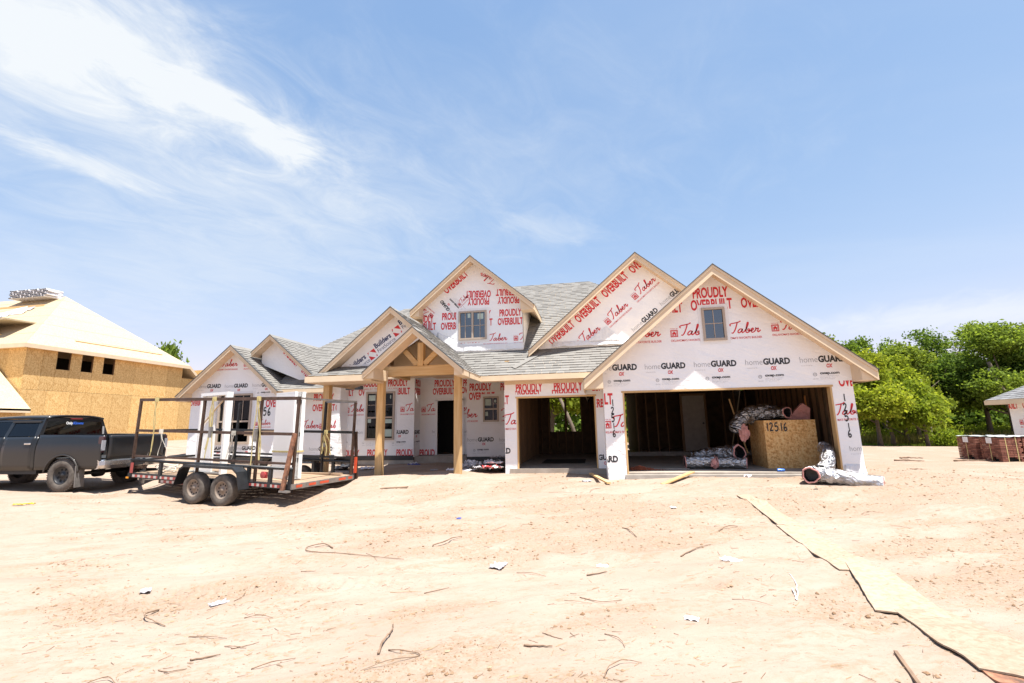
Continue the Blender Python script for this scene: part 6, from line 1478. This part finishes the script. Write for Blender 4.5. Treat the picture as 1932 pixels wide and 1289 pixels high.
# ------------------------------------------------------------------ crate, ducts and what lies in the wide garage
SZ = .456
cr = thing('board_crate', 'open strand board crate with a handwritten number, full of duct scraps in the garage', 'crate', (5.0, 13.9, SZ))
b = MB(); b.box(-.62,.62,-.61,-.597,0,1.22); cp = b.build('crate_panel', M['osb_gold'], cr)
b = MB(); b.box(-.62,.62,.597,.61,0,1.22); b.build('crate_panel', M['osb_gold'], cr)
for s in (-1, 1):
    b = MB(); b.box(min(s*.607,s*.62),max(s*.607,s*.62),-.597,.597,0,1.22); b.build('crate_panel', M['osb_gold'], cr)
b = MB(); b.box(-.60,.60,-.59,.59,.0,.012); b.build('crate_floor', M['osb_gold'], cr)
print_on([('#12516', 4.42, 1.40, .62, 0)], [rect(4.4,5.6,1.2,1.66)], lambda x, z: (x-5.0, -.614, z-SZ), 'handwritten_number', cp)
b = MB(); b.box(-.60,.60,-.59,.59,.30,.95); b.build('contents', M['black_sheet'], cr)
def duct(name, label, path, r, parent=None, seed=1, ends=(True, True), n=26, crumple=.13, sub=7):
    """insulated duct: foil skin with a pink lining ring and black liner at the cut ends"""
    P = crs(path, sub); c = P[0].copy(); t = thing(name, label, 'duct', c)
    P = [p-c for p in P]; rs = np.random.RandomState(seed); mb = MB(); prev = None; V = []
    for i, p in enumerate(P):
        d = (P[min(i+1, len(P)-1)]-P[max(i-1, 0)]).normalized()
        a = (d.cross(Vector((0,0,1))) if prev is None else prev-d*prev.dot(d))
        if a.length < .05: a = d.cross(Vector((1,0,0)))
        a.normalize(); prev = a; b_ = d.cross(a); ring = 1+.06*math.sin(i*2.1)
        for k in range(n):
            th = 2*math.pi*k/n; q = r*ring*(1+crumple*(rs.rand()-.5)+.05*math.sin(3*th+i*.9))
            v = p + (a*math.cos(th)+b_*math.sin(th))*q; V.append(v)
    F = [(i*n+k, i*n+(k+1) % n, (i+1)*n+(k+1) % n, (i+1)*n+k) for i in range(len(P)-1) for k in range(n)]
    mb.add(V, F); mb.build('foil_skin', M['foil'], t)
    for e, on in zip((0, len(P)-1), ends):
        if not on: continue
        p = P[e]; d = (P[1]-P[0]).normalized() if e == 0 else (P[-2]-P[-1]).normalized()
        a = d.cross(Vector((0,0,1))); a = a if a.length > .05 else d.cross(Vector((1,0,0))); a.normalize(); b_ = d.cross(a)
        ln = MB(); m2 = MB(); kk = 20
        for j, (r0, r1, o0, o1, tgt) in enumerate(((1.02,.96,.0,-.02,ln), (.96,.80,-.02,-.01,ln), (.80,.76,-.02,.25,m2), (.76,.0,.25,.26,m2))):
            for k in range(kk):
                def q(rr, o, k_): th = 2*math.pi*k_/kk; return p + (a*math.cos(th)+b_*math.sin(th))*r*rr*(1+.07*math.sin(3*th+seed)+.05*math.sin(7*th)) + d*o
                tgt.face([q(r0,o0,k), q(r1,o1,k), q(r1,o1,k+1), q(r0,o0,k+1)])
        ln.build('pink_lining', M['pink'], t); m2.build('black_liner', M['black_duct'], t)
    return t
duct('flex_duct', 'large crumpled silver duct draped over the crate with pink lining hanging out', [(3.80,13.75,1.42),(3.98,13.85,1.72),(4.30,13.95,1.88),(4.70,14.0,1.94),(5.05,14.1,1.86)], .19, seed=3, ends=(False, False))
duct('flex_duct', 'silver duct in the crate, its open end with a pink ring facing out', [(5.02,13.40,1.87),(4.85,13.7,1.86),(4.5,14.0,1.80),(4.3,14.2,1.7)], .15, seed=4, ends=(True, False))
duct('flex_duct', 'short silver duct lying on the garage floor, left of the two', [(2.33,13.25,.63),(2.7,13.25,.64),(3.06,13.25,.63)], .155, seed=5)
duct('flex_duct', 'short silver duct lying on the garage floor with a black end, right of the two', [(3.12,13.20,.62),(3.45,13.2,.62),(3.80,13.1,.60)], .13, seed=6)
duct('flex_duct', 'fat coil of duct with a black mouth and pink rim leaning on the crate', [(3.75,13.45,.85),(3.55,13.8,.82),(3.1,14.1,.74),(2.7,14.2,.66)], .20, seed=7, ends=(True, False))
duct('flex_duct', 'bright silver duct lying on the sand at the garage corner with an open black mouth', [(4.52,11.22,.50),(4.68,11.46,.50),(5.05,11.42,.45),(5.45,11.25,.39),(5.80,11.08,.32)], .165, seed=8)
duct('flex_duct', 'silver duct end propped between the crate and the right garage jamb', [(5.02,11.85,.52),(5.22,12.05,.66),(5.42,12.4,.88),(5.5,12.7,1.0)], .15, seed=9, ends=(False, False))
def wad(name, label, cat, c, size, mat, seed, parent=None, flat=1.0, part='batt'):
    rs = np.random.RandomState(seed); bm = bmesh.new(); bmesh.ops.create_icosphere(bm, subdivisions=3, radius=1)
    for v in bm.verts:
        n = .72+.5*rs.rand(); v.co = Vector((v.co.x*size[0]*n, v.co.y*size[1]*n, v.co.z*size[2]*n))
    me_ = bpy.data.meshes.new(part); bm.to_mesh(me_); bm.free(); me_.materials.append(M[mat]); o = bpy.data.objects.new(part, me_); col.objects.link(o)
    if parent: o.parent = parent; o.location = c; return o
    t = thing(name, label, cat, c); o.parent = t; return t
pk = thing('insulation_batt', 'folded pink insulation batt sticking out of the crate', 'insulation', (5.4, 13.62, 1.68))
b = MB(); b.prism([(-.30,0,0),(.24,0,0),(.28,0,.26),(.10,0,.42),(-.06,0,.28)], (.02,.12,.02)); o = b.build('batt', M['pink'], pk)
b = MB(); b.prism([(-.05,-.03,.30),(.10,-.03,.43),(.27,-.03,.29),(.24,-.03,.10)], (0,.04,0)); b.build('folded_edge', M['pink'], pk)
wad('insulation_scrap', 'torn pink lining hanging down the left side of the crate', 'insulation', (3.98, 13.62, 1.35), (.12,.08,.22), 'pink', 5)
wad('insulation_scrap', 'pink lining bulging between the two ducts on the garage floor', 'insulation', (3.02, 13.12, .60), (.09,.10,.12), 'pink', 6)
t = thing('broom_handle', 'orange wooden handle standing in the crate corner', 'handle', (5.66, 13.7, SZ)); b = MB(); b.tube([(.0,0,.0),(-.0,.1,1.86)], .024, 8); b.build('stick', simple('orange_wood', (.58,.26,.08), .5), t, smooth=True)
t = thing('wood_stake', 'pale stick leaning behind the draped duct', 'stick', (4.3, 14.6, SZ)); b = MB(); b.beam((0,0,.3),(-.36,.0,1.86), .045, .03); b.build('stick', M['lumber_z'], t)
b = MB(); b.lathe([(0,-.085),(.033,-.08),(.035,-.07),(.035,.07),(.033,.08),(0,.085)], 14, 'X', (4.36,12.42,SZ+.036)); tag(b.build('drink_can', M['can'], None, smooth=True), 'crushed blue drink can on the slab edge by the crate', 'can')
t = thing('floor_board', 'grey sheet lying on the garage slab behind the red heap', 'board', (1.9, 13.7, SZ)); b = MB(); b.box(-.95,.5,-.55,.35,.0,.02); b.build('sheet', M['slab'], t)
# heap of red crumbs
rs = np.random.RandomState(3); mb = MB()
for i in range(700):
    a = rs.rand()*6.28; q = abs(rs.normal())*.16; h = max(.0, .11*(1-q/.36)); s = .012+.012*rs.rand()
    c = (1.12+q*1.35*math.cos(a), 12.95+q*.8*math.sin(a), SZ+.004+h*rs.rand()); mb.obox(c, (s,s,s*.8), Matrix.Rotation(rs.rand()*3, 3, (rs.rand(), rs.rand(), 1)))
o = mb.build('red_heap', M['red_dirt'], None); tag(o, 'small heap of red crumbs on the garage slab by the left jamb', 'rubble', kind='stuff')
# ------------------------------------------------------------------ boards laid across the sand
def laid_board(label, pts, seed, mat='osb_ground', lift=.008, th=.012, name='ground_sheet', group='strand board sheets laid across the sand', cat='board'):
    """flexible sheet following the ground; pts: left front, left back, right back, right front (plan)"""
    rs = random.Random(seed); n, k = 14, 5; mb = MB(); g = {}
    (ax,ay),(bx,by),(cx,cy),(dx,dy) = pts; V = []; top = []
    mx, my = (ax+bx+cx+dx)/4, (ay+by+cy+dy)/4; mz = gz(mx, my)
    hz = [gz(ax+(bx-ax)*s, ay+(by-ay)*s) for s in np.linspace(0,1,6)] + [gz(dx+(cx-dx)*s, dy+(cy-dy)*s) for s in np.linspace(0,1,6)]
    for i in range(n+1):
        s = i/n
        for j in range(k+1):
            t = j/k; x = (ax*(1-s)+bx*s)*(1-t)+(dx*(1-s)+cx*s)*t; y = (ay*(1-s)+by*s)*(1-t)+(dy*(1-s)+cy*s)*t
            zs = max(gz(x, y), float(np.interp(s, np.linspace(0,1,6), hz[:6]))*(1-t)+float(np.interp(s, np.linspace(0,1,6), hz[6:]))*t)
            V.append((x-mx, y-my, zs-mz+lift+.012*(1-t)*math.sin(s*3.1+seed)**2))
    mb.add(V, [(i*(k+1)+j, (i+1)*(k+1)+j, (i+1)*(k+1)+j+1, i*(k+1)+j+1)[::-1] for i in range(n) for j in range(k)])
    t_ = thing(name, label, cat, (mx, my, mz), 0, group); o = mb.build('board', M[mat], t_); s_ = o.modifiers.new('thick', 'SOLIDIFY'); s_.thickness = th; s_.offset = -1; return t_
laid_board('farthest strand board sheet of the line, pointing at the garage', [(2.66,7.95),(2.66,10.0),(2.90,10.0),(3.02,7.95)], 1)
laid_board('strand board sheet lying second from the garage', [(2.56,5.95),(2.61,7.90),(3.02,7.95),(3.0,6.0)], 2)
laid_board('strand board sheet lying third from the garage, skewed to the left', [(2.34,4.88),(2.74,6.2),(3.08,6.06),(2.86,4.75)], 3, lift=.022)
laid_board('nearest strand board sheet, running out of the picture at the lower right', [(2.42,3.86),(2.50,4.90),(2.92,4.98),(3.1,3.5)], 4, lift=.02)
laid_board('reddish plank end under the nearest sheet', [(2.42,3.70),(2.44,3.94),(2.95,3.90),(3.0,3.66)], 5, mat='rust', group=None, name='red_plank', lift=.012)
def plank(label, p, q, w, th, mat='lumber_x', name='loose_board', group=None, cat='board'):
    p = Vector((p[0], p[1], gz(*p[:2])+(p[2] if len(p) > 2 else 0))); q = Vector((q[0], q[1], gz(*q[:2])+(q[2] if len(q) > 2 else 0)))
    t = thing(name, label, cat, (p+q)/2, 0, group); c = (p+q)/2; b = MB(); b.beam(p-c+Vector((0,0,th/2+.004)), q-c+Vector((0,0,th/2+.004)), w, th); b.build('board', M[mat], t); return t
plank('pale board end lying on the sand below the garage slab', (1.50,11.65,.02), (2.28,12.1,.10), .14, .03)
plank('pale narrow board lying between the two garages', (-.16,12.9,.03), (.26,11.15,.02), .09, .04)
plank('dark narrow stake in the foreground at the lower right', (2.02,4.02), (1.86,3.40), .022, .018, 'twig', 'stake', cat='stick')
plank('flat dark board half buried in front of the porch', (-5.15,10.9), (-4.5,10.95,.02), .16, .02, 'twig')
# ------------------------------------------------------------------ heap of scraps at the small window
hp = thing('scrap_heap', 'heap of torn house wrap and black sheeting below the small window', 'litter', (-3.3, 14.2, gz(-3.3, 14.2)))
def scrap(parent, c, sx, sy, amp, mat, seed, rz=0, name='scrap'):
    rs = np.random.RandomState(seed); n, k = 9, 7; V = []; ca, sa = math.cos(rz), math.sin(rz)
    H = rs.rand(n+1, k+1)
    for i in range(n+1):
        for j in range(k+1):
            x = (i/n-.5)*sx*(1+.15*(rs.rand()-.5)); y = (j/k-.5)*sy*(1+.15*(rs.rand()-.5)); z = amp*(H[i, j]*.6+.5*math.sin(i*1.3+seed)*math.sin(j*1.1)+.3)
            V.append((c[0]+x*ca-y*sa, c[1]+x*sa+y*ca, c[2]+z))
    b = MB(); b.add(V, [(i*(k+1)+j, (i+1)*(k+1)+j, (i+1)*(k+1)+j+1, i*(k+1)+j+1) for i in range(n) for j in range(k)]); o = b.build(name, M[mat], parent); s = o.modifiers.new('thick', 'SOLIDIFY'); s.thickness = .004; return o
rs = random.Random(9)
for i in range(26):
    x = rs.uniform(-.75,.72); y = rs.uniform(-.75,.5); dens = .42*max(0, 1-((x-.1)/.8)**2)*max(0, 1-(y/.9)**2)
    scrap(hp, (x, y, .02+dens*rs.uniform(.3,1)), rs.uniform(.25,.6), rs.uniform(.2,.5), rs.uniform(.05,.14), rs.choice(['paper','paper','black_sheet','black_sheet','gray_paper','paper','red_scrap' if i % 9 == 0 else 'gray_paper']), 100+i, rs.random()*3)
scrap(hp, (.30,-.15,.05), .85, .7, .25, 'black_sheet', 77, .3)
for i, (x, y, s, mt, lab) in enumerate(((-6.45,16.2,.42,'blue_scrap','blue and white scrap lying by the foundation left of the door'), (-4.1,13.2,.30,'paper','pale scrap of wrap at the foot of the right porch post'), (-4.9,14.0,.22,'gray_paper','grey scrap on the shaded ground in front of the door'),
    (-8.4,14.8,.8,'black_sheet','black sheeting lying under the porch behind the trailer'), (-7.4,14.6,.5,'paper','pale rubbish lying under the porch behind the trailer'), (-.25,12.0,.22,'gray_paper','grey blue scrap by the foot of the left garage pillar'), (3.5,12.05,.2,'paper','pale scrap on the sand at the middle of the slab edge'))):
    t = thing('scrap', lab, 'litter', (x, y, gz(x, y)+.01), rs.random()*3); scrap(t, (0,0,0), s, s*.7, .10*s+.03, mt, 200+i)
    if mt == 'blue_scrap': scrap(t, (.12,.1,.02), s*.8, s*.3, .08, 'paper', 300+i)
for i, (x, y, s, mt, lab) in enumerate(((-1.21,5.78,.30,'gray_paper','crumpled grey sheet of printed wrap lying in the middle of the foreground'), (-2.28,7.77,.12,'blue_scrap','small bright blue scrap on the sand left of the middle'), (-1.87,9.04,.09,'blue_scrap','tiny blue scrap on the sand below the porch post'),
    (-4.72,4.49,.17,'gray_paper','grey flat flake on the sand at the lower left'), (-3.74,4.37,.20,'gray_paper','lighter grey flake right of the other at the lower left'), (1.51,6.19,.26,'paper','white torn scrap lying left of the sheets'), (.01,5.75,.16,'paper','crumpled white blue scrap near the middle right'),
    (.72,4.40,.14,'paper','small white scrap in the lower foreground right of the middle'), (1.29,8.87,.16,'paper','white scrap on the sand before the wide garage'), (4.15,10.16,.08,'black_sheet','black crumb of plastic right of the sheets'))):
    t = thing('scrap', lab, 'litter', (x, y, gz(x, y)+.004), rs.random()*3); scrap(t, (0,0,0), s*.8, s*.55, .07*s+.004, mt, 400+i)
t = thing('yellow_scrap', 'yellow strip lying on the sand in front of the pickup', 'litter', (-12.4, 8.6, gz(-12.4, 8.6)+.01), .3); scrap(t, (0,0,0), .42, .07, .04, 'yellow', 5)
def curl(label, pts, r, mat, group, name='twig', cat='twig', lift=None):
    P = crs([(x, y, gz(x, y)+r*.8+(l if isinstance(l, (int, float)) else 0)) for x, y, l in [(p[0], p[1], p[2] if len(p) > 2 else 0) for p in pts]], 5); c = P[len(P)//2].copy()
    b = MB(); r = r*(.72 if cat == 'twig' else 1); rj = random.Random(int(c.x*1000)); b.tube([p-c+Vector((rj.uniform(-1,1),rj.uniform(-1,1),rj.uniform(0,.5)))*r*.8 for p in P], [r*(1-.6*i/len(P))*rj.uniform(.75,1.2) for i in range(len(P))], 6); t = thing(name, label, cat, c, 0, group); b.build('stem', M[mat], t, smooth=True); return t
G_ = 'dry twigs lying on the sand'
curl('thick knobbly twig lying upright in the foreground, left of the middle', [(-1.67,3.55),(-1.70,3.75,.02),(-1.72,3.9,.01),(-1.77,4.06)], .013, 'twig', G_)
curl('bent twig with a sharp elbow in the lower foreground', [(-1.62,3.64),(-1.48,3.58,.02),(-1.33,3.53,.01),(-1.36,3.50),(-1.5,3.39,.02),(-1.66,3.28)], .007, 'twig', G_)
curl('short straight stick in the lower left foreground', [(-3.08,3.37),(-2.99,3.41),(-2.90,3.46)], .010, 'twig', G_)
curl('long thin twig at the bottom left of the middle', [(-2.50,3.29),(-2.40,3.36,.02),(-2.28,3.47)], .007, 'twig', G_)
curl('bowed root lying like a bracket at the lower left', [(-4.22,4.18),(-4.2,4.02,.02),(-4.05,3.92,.02),(-3.83,3.87)], .011, 'twig', G_)
curl('curled root looping on the sand with a long tail', [(-3.55,6.10),(-3.72,6.16,.02),(-3.88,6.02,.01),(-3.72,5.87),(-3.3,5.84),(-2.9,5.80),(-2.38,5.74)], .011, 'twig', G_)
curl('thick crooked twig right of the curled root', [(-2.22,6.30),(-2.08,6.42,.03),(-2.02,6.6,.02),(-1.93,6.72)], .014, 'twig', G_)
curl('arched thin root in the bottom left corner area', [(-3.55,2.98),(-3.45,3.06,.02),(-3.3,3.0)], .006, 'twig', G_)
curl('straight thin stick just left of the middle foreground', [(-1.75,4.74),(-1.56,4.96)], .006, 'twig', G_)
curl('short dark stick lying diagonally right of the middle', [(.35,7.60),(.43,7.4,.01),(.51,7.15)], .012, 'twig', G_)
curl('forked pale twig before the wide garage', [(.96,6.32),(1.2,6.55,.01),(1.43,6.78)], .010, 'twig', G_)
curl('dark curved twig beside the laid sheets', [(1.68,7.40),(1.85,7.6,.02),(2.04,7.78)], .012, 'twig', G_)
curl('flat dark stick at the bottom, right of the middle', [(-.60,3.72),(-.5,3.74),(-.39,3.75)], .010, 'twig', G_)
curl('thin looped root at the bottom, right of the middle', [(-.02,3.36),(.02,3.47,.02),(.12,3.57,.02),(.24,3.58)], .006, 'twig', G_)
curl('thin arching stalk right of the middle foreground', [(.0,3.97),(.10,3.9,.01),(.14,3.78)], .005, 'twig', G_)
curl('fine dark straw crossing the sand at the bottom middle', [(-.48,3.95),(-.4,3.88),(-.32,3.85)], .005, 'twig', G_)
curl('short brown stick on the sand in the right middle distance', [(-.16,5.46),(.05,5.53)], .010, 'twig', G_)
curl('white cord lying on the churned sand', [(1.85,5.35),(1.80,5.15,.01),(1.76,5.0),(1.92,5.42,.01),(1.98,5.75)], .007, 'white_paint', None, 'cord', 'cord')
rs = random.Random(31)
TW = ['thin brown twig among the litter on the sand', ]
for i in range(34):
    y = 3.2+rs.random()**1.4*8; x = -.17*y+rs.uniform(-1.05,.95)*y
    if 2.2 < x < 3.4 and 3.4 < y < 10.2: continue
    L = rs.uniform(.08,.34)*(1+.05*y); a = rs.gauss(.3,.7); bow = rs.uniform(-.25,.25)*L
    curl(TW[0], [(x,y),(x+L*.5*math.cos(a)-bow*math.sin(a), y+L*.5*math.sin(a)+bow*math.cos(a), rs.uniform(0,.02)),(x+L*math.cos(a), y+L*math.sin(a))], rs.uniform(.002,.005)*(1+.06*y), rs.choice(['twig','twig','straw']), 'small twigs scattered over the sand')
# crumbs, clods and straw too many to count
def scatter_clods(name, label, n, xr, yr, smin, smax, mat, seed, use_mask=True, flat=.6):
    rs = np.random.RandomState(seed); y = yr[0]+(yr[1]-yr[0])*rs.rand(n*6)**1.5; x = -.17*y + rs.uniform(xr[0], xr[1], n*6)*(y+.5)
    if use_mask:
        keep = rs.rand(n*6) < (rough_mask(x, y)*.9+.10)**2; x, y = x[keep][:n], y[keep][:n]
    else: x, y = x[:n], y[:n]
    n = len(x); z = ground_z(x, y); s = (smin+(smax-smin)*rs.rand(n)**3)*(1+.05*y)
    base = np.array([(1,0,0),(-1,0,0),(0,1,0),(0,-1,0),(0,0,1),(0,0,-1)], float); F0 = np.array([(0,2,4),(2,1,4),(1,3,4),(3,0,4),(2,0,5),(1,2,5),(3,1,5),(0,3,5)])
    V = base[None]*s[:, None, None]*rs.uniform(.55,1.3,(n,6,1)); V[:, :, 2] *= flat
    a = rs.rand(n)*6.28; c_, s_ = np.cos(a)[:, None], np.sin(a)[:, None]; X = V[:, :, 0]*c_-V[:, :, 1]*s_; Y_ = V[:, :, 0]*s_+V[:, :, 1]*c_
    V = np.stack([X+x[:, None], Y_+y[:, None], V[:, :, 2]+z[:, None]+(s*flat*.25)[:, None]], 2).reshape(-1, 3)
    F = (F0[None]+6*np.arange(n)[:, None, None]).reshape(-1, 3)
    me_ = bpy.data.meshes.new(name); me_.from_pydata(V.tolist(), [], F.tolist()); me_.materials.append(M[mat]); o = bpy.data.objects.new(name, me_); col.objects.link(o); tag(o, label, 'soil', kind='stuff')
def mat_clod(name, a, b):
    m, nt, bs = new_mat(name); g = nd(nt, 'ShaderNodeNewGeometry'); nt.links.new(ramp(nt, g.outputs['Random Per Island'], [(0, a), (1, b)]), bs.inputs['Base Color']); setin(bs, Roughness=.95); return m
M['clod'] = mat_clod('clod', (.20,.115,.06), (.36,.26,.175)); M['crumb'] = mat_clod('crumb', (.16,.085,.04), (.30,.19,.11))
scatter_clods('clods', 'clods of reddish sand scattered over the yard', 7000, (-1.15,1.1), (2.6,15), .004, .020, 'clod', 5)
scatter_clods('crumbs', 'small dark crumbs strewn over the sand', 14000, (-1.15,1.1), (2.4,12), .002, .007, 'crumb', 6)
scatter_clods('bark_bits', 'bits of bark and chips strewn over the sand', 1400, (-1.15,1.1), (2.4,13), .003, .010, 'twig', 8, False, .35)
def scatter_straw(name, label, n, seed, mat, L0, L1, r):
    rs = np.random.RandomState(seed); y = 2.5+9.5*rs.rand(n)**1.4; x = -.17*y + rs.uniform(-1.12,1.05,n)*(y+.3); cl = fbm(x*.8, y*1.4, 77, 3); k = rs.rand(n) < np.clip((cl-.42)*5, .12, 1); x, y = x[k], y[k]; n = len(x)
    a = rs.normal(.25,.6,n); L = rs.uniform(L0,L1,n)*(1+.04*y); x1 = x+L*np.cos(a); y1 = y+L*np.sin(a); z0 = ground_z(x,y); z1 = ground_z(x1,y1); w = r*(1+.07*y); nx_, ny_ = -np.sin(a)*w, np.cos(a)*w
    up = rs.uniform(.003,.012,n)
    V = np.stack([np.stack([x+nx_,y+ny_,z0+.002],1), np.stack([x-nx_,y-ny_,z0+.002],1), np.stack([x,y,z0+.003+2*w],1), np.stack([x1+nx_*.6,y1+ny_*.6,z1+up],1), np.stack([x1-nx_*.6,y1-ny_*.6,z1+up],1), np.stack([x1,y1,z1+up+2*w],1)],1).reshape(-1,3)
    F = (np.array([(0,2,5,3),(2,1,4,5),(1,0,3,4)])[None]+6*np.arange(n)[:,None,None]).reshape(-1,4)
    me_ = bpy.data.meshes.new(name); me_.from_pydata(V.tolist(), [], F.tolist()); me_.materials.append(M[mat]); o = bpy.data.objects.new(name, me_); col.objects.link(o); tag(o, label, 'litter', kind='stuff')
scatter_straw('straw', 'bits of straw and root strewn over the sand', 3400, 3, 'straw', .02, .07, .0011)
scatter_straw('root_bits', 'dark root ends strewn over the sand', 1500, 4, 'twig', .02, .08, .0012)
# fallen branches out on the cleared ground to the right
for i, (x, y, L, a, lab) in enumerate(((10.9,19.8,1.0,.1,'dark branch lying on the cleared ground left of the brick cubes'), (13.2,20.4,1.3,.15,'long dry branch lying right beside the brick cubes'), (12.0,21.5,.8,-.1,'short branch on the cleared ground before the wood'), (8.6,15.0,.6,.2,'small dark root on the ground behind the garage corner'))):
    curl(lab, [(x,y),(x+L*.35*math.cos(a), y+L*.35*math.sin(a), .02),(x+L*.7*math.cos(a), y+L*.7*math.sin(a)+.08, .0),(x+L*math.cos(a), y+L*math.sin(a))], .035, 'twig', 'fallen branches on the cleared ground', 'branch', 'branch')
